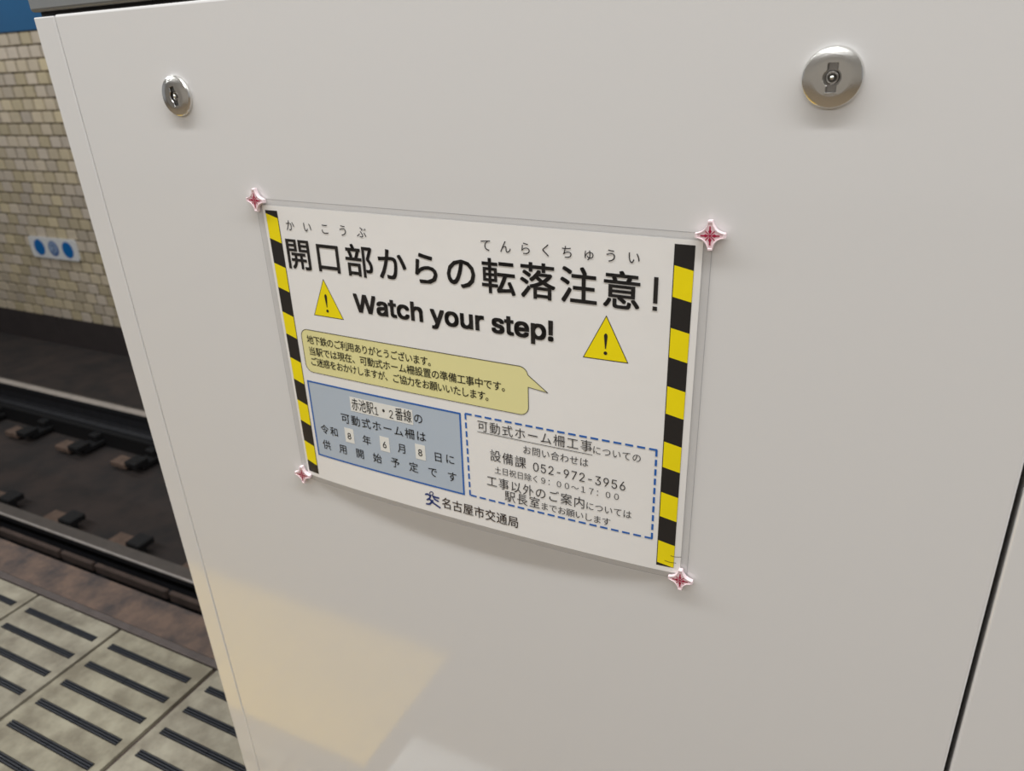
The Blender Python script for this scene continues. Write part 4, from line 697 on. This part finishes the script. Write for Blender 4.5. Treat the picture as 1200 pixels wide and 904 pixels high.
'7': ([97,0,323,448,323,452,62,452,62,509,391,509,391,449,165,0], [3,5,4,3,2,5,2,6,5,1,6,2,1,7,6,0,7,1]),
'8': ([226,-7,201,-6,178,-2,156,3,136,11,117,21,101,33,86,47,74,62,64,78,57,96,53,115,52,135,53,151,55,166,59,181,65,195,72,208,81,220,90,231,101,241,113,249,125,256,139,261,153,265,153,267,135,273,119,282,105,293,93,308,83,324,76,342,72,360,70,380,72,399,75,417,82,434,90,450,101,464,114,477,129,488,146,498,164,506,184,511,204,514,226,516,248,514,269,511,288,506,306,498,323,488,337,477,350,464,361,450,370,434,377,417,380,399,382,380,380,361,376,342,369,324,359,308,347,293,333,282,318,273,300,267,300,265,314,261,327,256,339,249,351,241,362,231,372,220,380,208,387,195,393,181,397,166,400,151,401,135,399,115,395,96,388,78,378,62,366,47,352,33,335,21,317,11,296,3,275,-2,251,-6,226,49,243,50,258,52,272,55,285,60,296,66,307,74,315,82,323,91,329,102,333,113,336,126,337,139,336,152,333,165,329,177,322,189,314,199,305,208,295,216,283,223,270,228,256,232,242,234,226,235,211,234,196,232,182,228,169,223,157,216,147,208,138,199,130,189,123,177,119,165,116,152,115,139,116,126,119,113,123,102,129,91,136,82,145,74,156,66,167,60,180,55,195,52,210,50,226,290,239,290,252,292,263,296,274,300,284,306,293,313,300,321,307,330,312,341,316,351,318,363,319,376,318,388,316,399,313,410,308,420,301,429,294,437,285,444,275,449,264,454,252,457,240,459,226,460,213,459,200,457,188,454,177,449,167,444,159,437,151,429,145,420,139,410,136,399,134,388,133,376,134,363,136,351,139,341,145,330,151,321,159,313,168,306,178,300,189,296,201,292,213,290], [44,46,45,44,47,46,43,47,44,42,47,43,42,48,47,41,48,42,41,49,48,40,49,41,40,50,49,39,50,40,39,51,50,38,51,39,38,52,51,37,163,38,163,162,38,162,52,38,162,161,52,161,53,52,37,164,163,160,53,161,37,165,164,159,53,160,37,166,165,158,53,159,36,166,37,158,54,53,36,167,166,157,54,158,36,168,167,156,54,157,36,169,168,155,54,156,35,169,36,155,55,54,35,170,169,154,55,155,35,171,170,153,55,154,34,171,35,153,56,55,152,56,153,34,172,171,151,56,152,34,173,172,33,173,34,151,57,56,150,57,151,33,174,173,32,174,33,150,58,57,32,175,174,149,58,150,148,58,149,32,176,175,148,59,58,31,176,32,147,59,148,31,177,176,147,60,59,30,177,31,146,60,147,30,178,177,30,179,178,145,60,146,145,61,60,29,179,30,144,61,145,29,180,179,143,61,144,29,181,180,143,62,61,28,181,29,142,62,143,28,182,181,28,183,182,141,62,142,28,184,183,140,62,141,140,63,62,27,184,28,27,185,184,139,63,140,27,138,185,138,63,139,27,63,138,27,64,63,26,64,27,26,65,64,25,65,26,24,65,25,24,66,65,23,66,24,23,67,66,22,67,23,22,68,67,21,68,22,21,69,68,21,70,69,20,70,21,19,70,20,19,114,70,114,71,70,19,115,114,113,71,114,19,116,115,112,71,113,19,117,116,111,71,112,18,117,19,111,72,71,18,118,117,110,72,111,18,119,118,109,72,110,17,119,18,109,73,72,17,120,119,108,73,109,16,120,17,108,74,73,16,121,120,107,74,108,16,122,121,106,74,107,15,122,16,106,75,74,15,123,122,105,75,106,14,123,15,105,76,75,14,124,123,104,76,105,13,124,14,104,77,76,13,125,124,103,77,104,13,126,125,102,77,103,12,126,13,102,78,77,12,127,126,101,78,102,11,127,12,101,79,78,11,128,127,100,79,101,100,80,79,10,128,11,10,129,128,99,80,100,10,130,129,98,80,99,9,130,10,98,81,80,9,131,130,97,81,98,9,132,131,96,81,97,8,132,9,96,82,81,8,133,132,95,82,96,8,134,133,94,82,95,7,134,8,94,83,82,7,135,134,93,83,94,7,136,135,92,83,93,7,137,136,91,83,92,7,90,137,90,83,91,7,83,90,6,83,7,6,84,83,5,84,6,5,85,84,4,85,5,4,86,85,3,86,4,3,87,86,2,87,3,2,88,87,1,88,2,1,89,88,0,89,1]),
'9': ([226,516,249,514,271,510,291,503,310,494,328,482,343,468,356,452,368,434,377,414,384,393,388,371,389,347,388,328,385,309,380,290,373,270,363,248,350,224,334,197,315,168,200,0,130,0,301,248,307,248,303,240,299,234,294,227,287,221,281,215,273,210,265,206,257,202,248,199,238,196,228,195,218,195,195,196,175,199,155,206,137,214,121,225,106,237,94,252,83,269,74,287,68,307,65,329,64,352,65,375,69,397,75,417,85,436,96,454,110,469,125,483,143,494,162,504,182,510,203,514,226,460,212,459,199,457,186,452,174,446,163,438,154,429,145,419,138,407,133,395,129,381,126,367,125,352,126,336,129,322,133,308,138,295,145,284,154,274,163,265,174,257,186,251,199,247,212,244,226,243,240,244,254,247,267,251,279,257,289,265,299,273,307,284,314,295,320,308,324,321,327,335,327,350,327,366,324,381,320,394,314,407,307,419,299,429,290,438,279,446,267,452,254,457,241,459], [59,1,0,58,1,59,58,2,1,57,2,58,57,3,2,56,3,57,56,4,3,55,4,56,55,5,4,54,5,55,54,6,5,53,6,54,53,60,6,60,7,6,53,61,60,107,7,60,53,62,61,106,7,107,53,63,62,105,7,106,52,63,53,105,8,7,52,64,63,104,8,105,52,65,64,103,8,104,52,66,65,102,8,103,51,66,52,102,9,8,51,67,66,101,9,102,51,68,67,100,9,101,50,68,51,100,10,9,50,69,68,99,10,100,49,69,50,49,70,69,98,10,99,98,11,10,49,71,70,97,11,98,48,71,49,97,12,11,48,72,71,96,12,97,47,72,48,47,73,72,95,12,96,95,13,12,47,74,73,94,13,95,46,74,47,94,14,13,46,75,74,93,14,94,93,15,14,46,76,75,92,15,93,45,76,46,45,77,76,91,15,92,91,16,15,44,77,45,44,78,77,90,16,91,44,79,78,89,16,90,89,17,16,43,79,44,43,80,79,88,17,89,43,81,80,87,17,88,42,81,43,42,82,81,86,23,87,23,17,87,23,24,17,24,18,17,86,30,23,30,22,23,25,18,24,42,83,82,85,30,86,42,84,83,84,30,85,42,30,84,26,18,25,41,30,42,27,18,26,28,18,27,40,30,41,28,19,18,29,19,28,30,19,29,39,30,40,39,31,30,22,19,30,39,32,31,38,32,39,38,33,32,37,33,38,37,34,33,22,20,19,37,35,34,36,35,37,22,21,20]),
'-': ([337,244,337,188,114,188,114,244], [2,0,3,2,1,0])}
def decode(d):
    a, f = d
    return [(a[i] / 1000, a[i + 1] / 1000) for i in range(0, len(a), 2)], [tuple(f[i:i + 3]) for i in range(0, len(f), 3)]
_glyph = {}
def glyph(ch):
    """glyph outline as mesh data in em units (y up, origin on the baseline)"""
    if ch in _glyph: return _glyph[ch]
    if ch in DIGIT:
        _glyph[ch] = decode(DIGIT[ch]); return _glyph[ch]
    cu = bpy.data.curves.new('glyph', 'FONT')
    cu.body = ch; cu.size = 1.0; cu.resolution_u = 3; cu.fill_mode = 'FRONT'
    o = bpy.data.objects.new('glyph', cu)
    me = o.to_mesh()
    V = [(v.co.x, v.co.y) for v in me.vertices]; F = [tuple(p.vertices) for p in me.polygons]
    o.to_mesh_clear()
    bpy.data.objects.remove(o); bpy.data.curves.remove(cu)
    _glyph[ch] = (V, F)
    return _glyph[ch]
# em box of the CJK face, measured on a full-width square glyph
V, _ = glyph('\u56fd')
EX = (min(v[0] for v in V) + max(v[0] for v in V)) / 2
EY = (min(v[1] for v in V) + max(v[1] for v in V)) / 2
ES = max(v[0] for v in V) - min(v[0] for v in V)
ES = ES / 0.82                    # ink of the square glyph is about 82 % of its em
def text_cells(name, s, u0, v0, u1, v1, ew, eh, bold=0.0, material=None, h=H4, parent=notice, own_center=()):
    """characters centred in evenly spaced cells from (u0,v0) to (u1,v1)"""
    bm = bmesh.new(); n = len(s)
    for i, ch in enumerate(s):
        if ch == ' ': continue
        t = i / (n - 1) if n > 1 else 0
        cu_, cv = u0 + (u1 - u0) * t, v0 + (v1 - v0) * t
        V, F = glyph(ch)
        ascii_ = ord(ch) < 128 or ch in own_center
        ex = (min(v[0] for v in V) + max(v[0] for v in V)) / 2 if ascii_ else EX
        ey = 0.364 if (ascii_ and ch not in '-') else EY
        if ch in DIGIT: ew_, eh_ = ew * ES * 1.0, eh * ES * 1.03
        else: ew_, eh_ = ew, eh
        # heavier weights: the same outline struck four times, a hair apart
        for bx, by in (((0, 0),) if bold <= 0 else ((-bold, -bold), (bold, -bold), (-bold, bold), (bold, bold))):
            vs = [bm.verts.new(L_(cu_ + (x - ex + bx) * ew_ / ES, cv - (y - ey + by) * eh_ / ES, h)) for x, y in V]
            for f in F:
                try: bm.faces.new([vs[k] for k in f])
                except ValueError: pass
    return obj(name, bm, material or M['ink'], parent)

def text_fit(name, s, u0, u1, vtop, vbase, bold, material, track=0.0, h=H4):
    """a Latin line set to run from u0 to u1 with its capitals from vtop to vbase"""
    V, F = decode(LINE[s])
    x0 = min(v[0] for v in V); x1 = max(v[0] for v in V); W_ = [v[1] for v in V if v[0] < x0 + .5]; cap = max(W_); bs = min(W_)
    bm = bmesh.new()
    for bx, by in ((-bold, -bold), (bold, -bold), (-bold, bold), (bold, bold), (0, bold), (0, -bold), (bold, 0), (-bold, 0)):
        vs = [bm.verts.new(L_(u0 + (x + bx - x0 + bold) / (x1 - x0 + 2 * bold) * (u1 - u0), vbase - (y + by - bs + bold) / (cap - bs + 2 * bold) * (vbase - vtop), h)) for x, y in V]
        for f in F:
            try: bm.faces.new([vs[k] for k in f])
            except ValueError: pass
    return obj(name, bm, material, notice)

T = 'printed_text'
text_cells(T, 'かいこうぶ', 28.8, 12.9, 112.1, 12.9, 11.2, 11.5, 0.0, M['ink_thin'])
text_cells(T, 'てんらくちゅうい', 238.7, 13.6, 365.8, 12.4, 11.2, 11.5, 0.0, M['ink_thin'])
text_cells(T, '開口部からの転落注意', 34.0, 40.4, 356.9, 39.6, 33.5, 32.5, 0.013)
# the upright exclamation mark of the title
flat_poly(rect(382.2, 25.4, 385.6, 46.2), H4, M['ink'], 'exclamation_mark')
flat_poly(rect(382.0, 48.6, 385.6, 52.0), H4, M['ink'], 'exclamation_mark')
text_fit(T, 'Watch your step!', 94.0, 299.3, 71.4, 89.6, 0.023, M['ink'], 0.02)
# warning triangles
def triangle(a, l, r):
    cx = (a[0] + l[0] + r[0]) / 3; cy = (a[1] + l[1] + r[1]) / 3
    t = flat_poly([a, r, l], H1, M['ink'], 'warning_triangle')
    k = 0.945
    flat_poly([(cx + (p[0] - cx) * k, cy + (p[1] - cy) * k) for p in (a, r, l)], H2, M['ink_yellow'], 'yellow_field', t)
    hh = l[1] - a[1]; m_ = (l[0] + r[0]) / 2; top = a[1] + hh * .40; bot = a[1] + hh * .735
    m_ = (m_ + a[0]) / 2
    ww = 1.55
    pts = [(m_ - ww * .6, top + .3), (m_, top - .5), (m_ + ww * .6, top + .3), (m_ + ww, top + 1.6), (m_ + ww * .9, top + 3.8), (m_ + .35, bot), (m_ - .35, bot), (m_ - ww * .9, top + 3.8), (m_ - ww, top + 1.6)]
    flat_poly(pts, H4, M['ink'], 'exclamation_mark', t, cut=False)
    c = (m_, a[1] + hh * .83)
    flat_poly([(c[0] + 1.55 * math.cos(i * math.pi / 8), c[1] + 1.55 * math.sin(i * math.pi / 8)) for i in range(16)], H4, M['ink'], 'exclamation_mark', t, cut=False)
triangle((60.2, 61.2), (42.6, 99.8), (79.4, 99.8))
triangle((345.0, 60.6), (325.4, 99.4), (364.4, 98.9))

# speech bubble
def arc_pts(cx, cy, r, a0, a1, n=7):
    return [(cx + r * math.cos(math.radians(a0 + (a1 - a0) * k / n)), cy + r * math.sin(math.radians(a0 + (a1 - a0) * k / n))) for k in range(n + 1)]
b0, b1, c0, c1, rr = 21.6, 275.2, 116.6, 163.0, 8.5
bub = arc_pts(b0 + rr, c0 + rr, rr, 180, 270) + arc_pts(b1 - rr, c0 + rr, rr, 270, 350) + [(275.0, 123.6), (293.7, 137.3), (275.2, 135.2)] + arc_pts(b1 - rr, c1 - rr, rr, 0, 90) + arc_pts(b0 + rr, c1 - rr, rr, 90, 180)
sb = flat_poly(bub, H1, M['ink_pale'], 'speech_bubble')
stroke(bub + [bub[0]], 0.62, H3, M['ink_thin'], 'bubble_outline', sb)
text_cells(T, '地下鉄のご利用ありがとうございます。', 32.6, 127.1, 177.1, 127.5, 9.2, 10.0, 0.006)
text_cells(T, '当駅では現在、可動式ホーム柵設置の準備工事中です。', 33.1, 139.3, 253.7, 139.3, 9.6, 10.0, 0.006)
text_cells(T, 'ご迷惑をおかけしますが、ご協力をお願いいたします。', 32.8, 150.7, 236.6, 151.6, 9.2, 10.0, 0.006)

# blue box
bb = flat_poly(rect(19.9, 173.8, 204.9, 261.8), H1, M['ink_sky'], 'blue_panel')
for pts in ([(19.9, 174.4), (204.9, 174.4)], [(204.3, 173.8), (204.3, 261.8)], [(204.9, 261.2), (19.9, 261.2)], [(20.5, 261.8), (20.5, 173.8)]):
    stroke(pts, 1.8, H3, M['ink_blue'], 'blue_border', bb, rnd=False)
flat_poly(rect(74.4, 181.4, 150.6, 197.4), H3, M['patch'], 'paper_patch')
text_cells(T, '赤池駅', 80.6, 189.4, 99.4, 189.3, 9.6, 14.6, 0.002, M['ink'], H5)
text_cells(T, '1・2', 107.0, 189.2, 125.0, 189.2, 14.0, 16.6, 0.0, M['ink'], H5)
text_cells(T, '番線', 134.6, 189.2, 144.6, 189.2, 10.0, 14.6, 0.002, M['ink'], H5)
text_cells(T, 'の', 156.9, 189.2, 156.9, 189.2, 11.6, 12.0, 0.004)
text_cells(T, '可動式ホーム柵は', 65.4, 208.3, 158.7, 208.1, 12.2, 12.2, 0.004)
text_cells(T, '令和', 34.5, 227.8, 47.5, 227.9, 11.4, 11.6, 0.004)
for u, ch, v in ((68.2, '8', 227.4), (113.4, '6', 227.0), (156.6, '8', 225.9)):
    pp = flat_poly(rect(u - 6.0, v - 8.6, u + 5.8, v + 8.2), H3, M['patch'], 'paper_patch')
    text_cells(T, ch, u - .3, v - 1.0, u, v - 1.0, 13.0, 13.5, 0.006, M['ink_thin'], H5, parent=pp)
text_cells(T, '年', 90.5, 227.7, 90.5, 227.7, 11.4, 11.6, 0.004)
text_cells(T, '月', 134.5, 227.0, 134.5, 227.0, 11.4, 11.6, 0.004)
text_cells(T, '日に', 177.0, 226.7, 190.6, 226.0, 11.4, 11.6, 0.004)
text_cells(T, '供用開始予定です', 34.4, 246.3, 191.8, 244.9, 11.6, 12.0, 0.004)

# dashed box
dash_root = empty('dashed_border', (0, 0, 0)); dash_root.parent = notice
bm = bmesh.new()
def dashes(a, b, n, fr=.68):
    for k in range(n):
        t0 = k / (n - 1 + fr); t1 = (k + fr) / (n - 1 + fr)
        p = (a[0] + (b[0] - a[0]) * t0, a[1] + (b[1] - a[1]) * t0); q = (a[0] + (b[0] - a[0]) * t1, a[1] + (b[1] - a[1]) * t1)
        stroke_pts(bm, [p, q], 1.85, lambda u, v: L_(u, v, H3), rnd=False)
dashes((210.0, 173.2), (391.8, 172.2), 18); dashes((391.2, 172.2), (391.2, 260.6), 10)
dashes((391.8, 260.3), (211.4, 260.3), 18); dashes((211.2, 260.6), (210.2, 173.2), 10)
bpy.data.objects.remove(dash_root)
obj('dashed_border', bm, M['ink_blue'], notice)
text_cells(T, '可動式ホーム柵工事', 228.1, 182.7, 329.8, 181.3, 11.8, 12.4, 0.0, M['ink_thin'])
text_cells(T, 'についての', 339.4, 183.5, 374.7, 183.3, 8.6, 9.2, 0.0, M['ink_thin'])
stroke([(222.2, 189.2), (335.4, 188.8)], 0.6, H3, M['ink_thin'], 'underline', rnd=False)
text_cells(T, 'お問い合わせは', 273.0, 197.6, 327.8, 197.8, 9.0, 9.6, 0.0, M['ink_thin'])
text_cells(T, '設備課', 240.5, 211.0, 266.1, 211.7, 12.2, 13.0, 0.0, M['ink_thin'])
text_cells(T, '052-972-3956', 281.7, 211.1, 363.4, 211.3, 15.4, 16.8, 0.0, M['ink_thin'])
text_cells(T, '土日祝日除く９：００～１７：００', 242.6, 225.7, 358.3, 225.4, 7.8, 8.4, 0.0, M['ink_thin'])
text_cells(T, '工事以外のご案内', 235.8, 239.2, 324.0, 239.9, 11.8, 12.8, 0.0, M['ink_thin'])
text_cells(T, 'については', 334.1, 241.2, 368.5, 241.0, 8.6, 9.2, 0.0, M['ink_thin'])
text_cells(T, '駅長室', 254.6, 251.3, 280.0, 251.0, 11.8, 12.8, 0.0, M['ink_thin'])
text_cells(T, 'までお願いします', 290.1, 252.6, 349.7, 253.5, 9.0, 9.0, 0.0, M['ink_thin'])
text_cells(T, '名古屋市交通局', 183.6, 277.4, 257.4, 278.2, 12.2, 13.4, 0.006, M['ink_brown'])

# two short scuffs across the lower right corner
for pts in ([(408.4, 274.2), (412.0, 274.8), (417.5, 274.0)], [(403.5, 280.6), (408.0, 281.4), (413.5, 281.2)]):
    stroke(pts, 0.5, H4, M['ink_brown'], 'scuff_mark', rnd=False)

# blue emblem before the bottom line
bm = bmesh.new()
def e_(x, y):
    return (166.9 + (x - 297) * .160, 277.6 + ((y - 203) - .25 * (x - 297)) * .160)
ring = [e_(291 + 13 * math.cos(a * math.pi / 6), 156 + 13 * math.sin(a * math.pi / 6)) for a in range(13)]
for pts, w in ((ring, 1.0),
               ([e_(247, 163), e_(262, 160), e_(282, 176)], 2.0), ([e_(302, 176), e_(322, 184), e_(343, 188)], 2.0),
               ([e_(282, 176), e_(274, 192), e_(256, 202)], 1.9), ([e_(302, 176), e_(312, 198), e_(338, 212)], 1.9),
               ([e_(256, 202), e_(272, 200), e_(284, 212)], 1.3),
               ([e_(250, 232), e_(272, 234), e_(288, 220), e_(297, 208)], 2.1),
               ([e_(284, 204), e_(300, 224), e_(322, 240), e_(348, 258)], 2.1)):
    stroke_pts(bm, pts, w, lambda u, v: L_(u, v, H3))
obj('blue_emblem', bm, M['ink_navy'], notice)

# ================================================================== STAR MAGNETS
def star_outline(R=.0108, tip=.00155, waist=.0050, n=8):
    """four blunt tips joined by hollow curves (quadratic Bezier)"""
    pts = []
    for q in range(4):
        a = q * math.pi / 2; ca, sa = math.cos(a), math.sin(a)
        def rot(x, y): return (x * ca - y * sa, x * sa + y * ca)
        p0 = (R, tip); p2 = (tip, R); p1 = (waist * .52, waist * .52)
        pts.append(rot(R, -tip)) if q == 0 else None
        for k in range(n + 1):
            t = k / n
            pts.append(rot((1 - t) ** 2 * p0[0] + 2 * t * (1 - t) * p1[0] + t * t * p2[0], (1 - t) ** 2 * p0[1] + 2 * t * (1 - t) * p1[1] + t * t * p2[1]))
        pts.append(rot(-tip, R)) if q < 3 else None
    return pts
SO = star_outline()
def star_body():
    bm = bmesh.new(); L = []
    for s, y in ((1.0, 0.0), (1.0, -.0034), (.965, -.0040), (.86, -.0040), (.82, -.0036)):
        L.append([bm.verts.new((x * s, y, z * s)) for x, z in SO])
    n = len(SO)
    for a, b in zip(L, L[1:]):
        for i in range(n): bm.faces.new((a[i], a[(i + 1) % n], b[(i + 1) % n], b[i]))
    for i in range(n):                       # faces of the last two rings: the raised rim
        pass
    bm.faces.new(L[0]); bm.faces.new(L[-1])
    bm.faces.ensure_lookup_table()
    for f in bm.faces:
        if all(abs(v.co.y + .0036) < 1e-6 for v in f.verts): f.material_index = 1
    bmesh.ops.recalc_face_normals(bm, faces=bm.faces)
    return bm
def star_mark():
    bm = bmesh.new()
    Y = -.0038
    def P(r, a): return (r * math.cos(a), Y, r * math.sin(a))
    for q in range(4):
        a = q * math.pi / 2
        c, s = math.cos(a), math.sin(a)
        def T2(x, z): return (x * c - z * s, Y, x * s + z * c)
        pts = [(0.0004, 0), (.0018, .0005), (.0030, .0013), (.0042, .0006), (.0068, .0005), (.0068, -.0005), (.0042, -.0006), (.0030, -.0013), (.0018, -.0005)]
        bm.faces.new([bm.verts.new(T2(*p)) for p in pts])
        a2 = a + math.pi / 4; c, s = math.cos(a2), math.sin(a2)
        bm.faces.new([bm.verts.new((x * c - z * s, Y, x * s + z * c)) for x, z in ((.0012, -.00035), (.0047, -.0004), (.0047, .0004), (.0012, .00035))])
    bm.faces.new([bm.verts.new((.0009 * math.cos(i * math.pi / 6), Y, .0009 * math.sin(i * math.pi / 6))) for i in range(12)])
    bmesh.ops.recalc_face_normals(bm, faces=bm.faces)
    for f in bm.faces:
        if f.normal.y > 0: f.normal_flip()
    return bm
mag0 = None
for (u, v), lab, rz in (((-6.8, -9.3), 'pink four-pointed star magnet at the top left corner of the notice', 3),
                        ((422.2, -9.8), 'pink four-pointed star magnet at the top right corner of the notice', -2),
                        ((-8.4, 294.0), 'pink four-pointed star magnet at the bottom left corner of the notice', 2),
                        ((418.6, 296.2), 'pink four-pointed star magnet at the bottom right corner of the notice', -1)):
    p = Vector(S(u, v, 0.0004)); p.y = FY - BASE - .0004
    if mag0 is None:
        mag0 = empty('star_magnet', p); o = mag0
        obj('magnet_body', star_body(), [M['magnet_rim'], M['magnet']], mag0)
        obj('star_emblem', star_mark(), M['magnet_red'], mag0)
    else:
        o = mag0.copy(); COL.objects.link(o); o.location = p
        for ch in list(mag0.children):
            c = ch.copy(); COL.objects.link(c); c.parent = o
    o.rotation_euler = (0, math.radians(rz), 0)
    tag(o, lab, 'magnet', 'star magnets holding the notice')

# white painted rectangle on the floor in front of the fence (seen mirrored in the enamel)
fm = obj('floor_marking', box_bm(-.685, -.500, .278, .368, 0.0, .0012), M['marking'])
tag(fm, 'small white rectangle painted on the grey floor beside the yellow tactile blocks', 'marking')
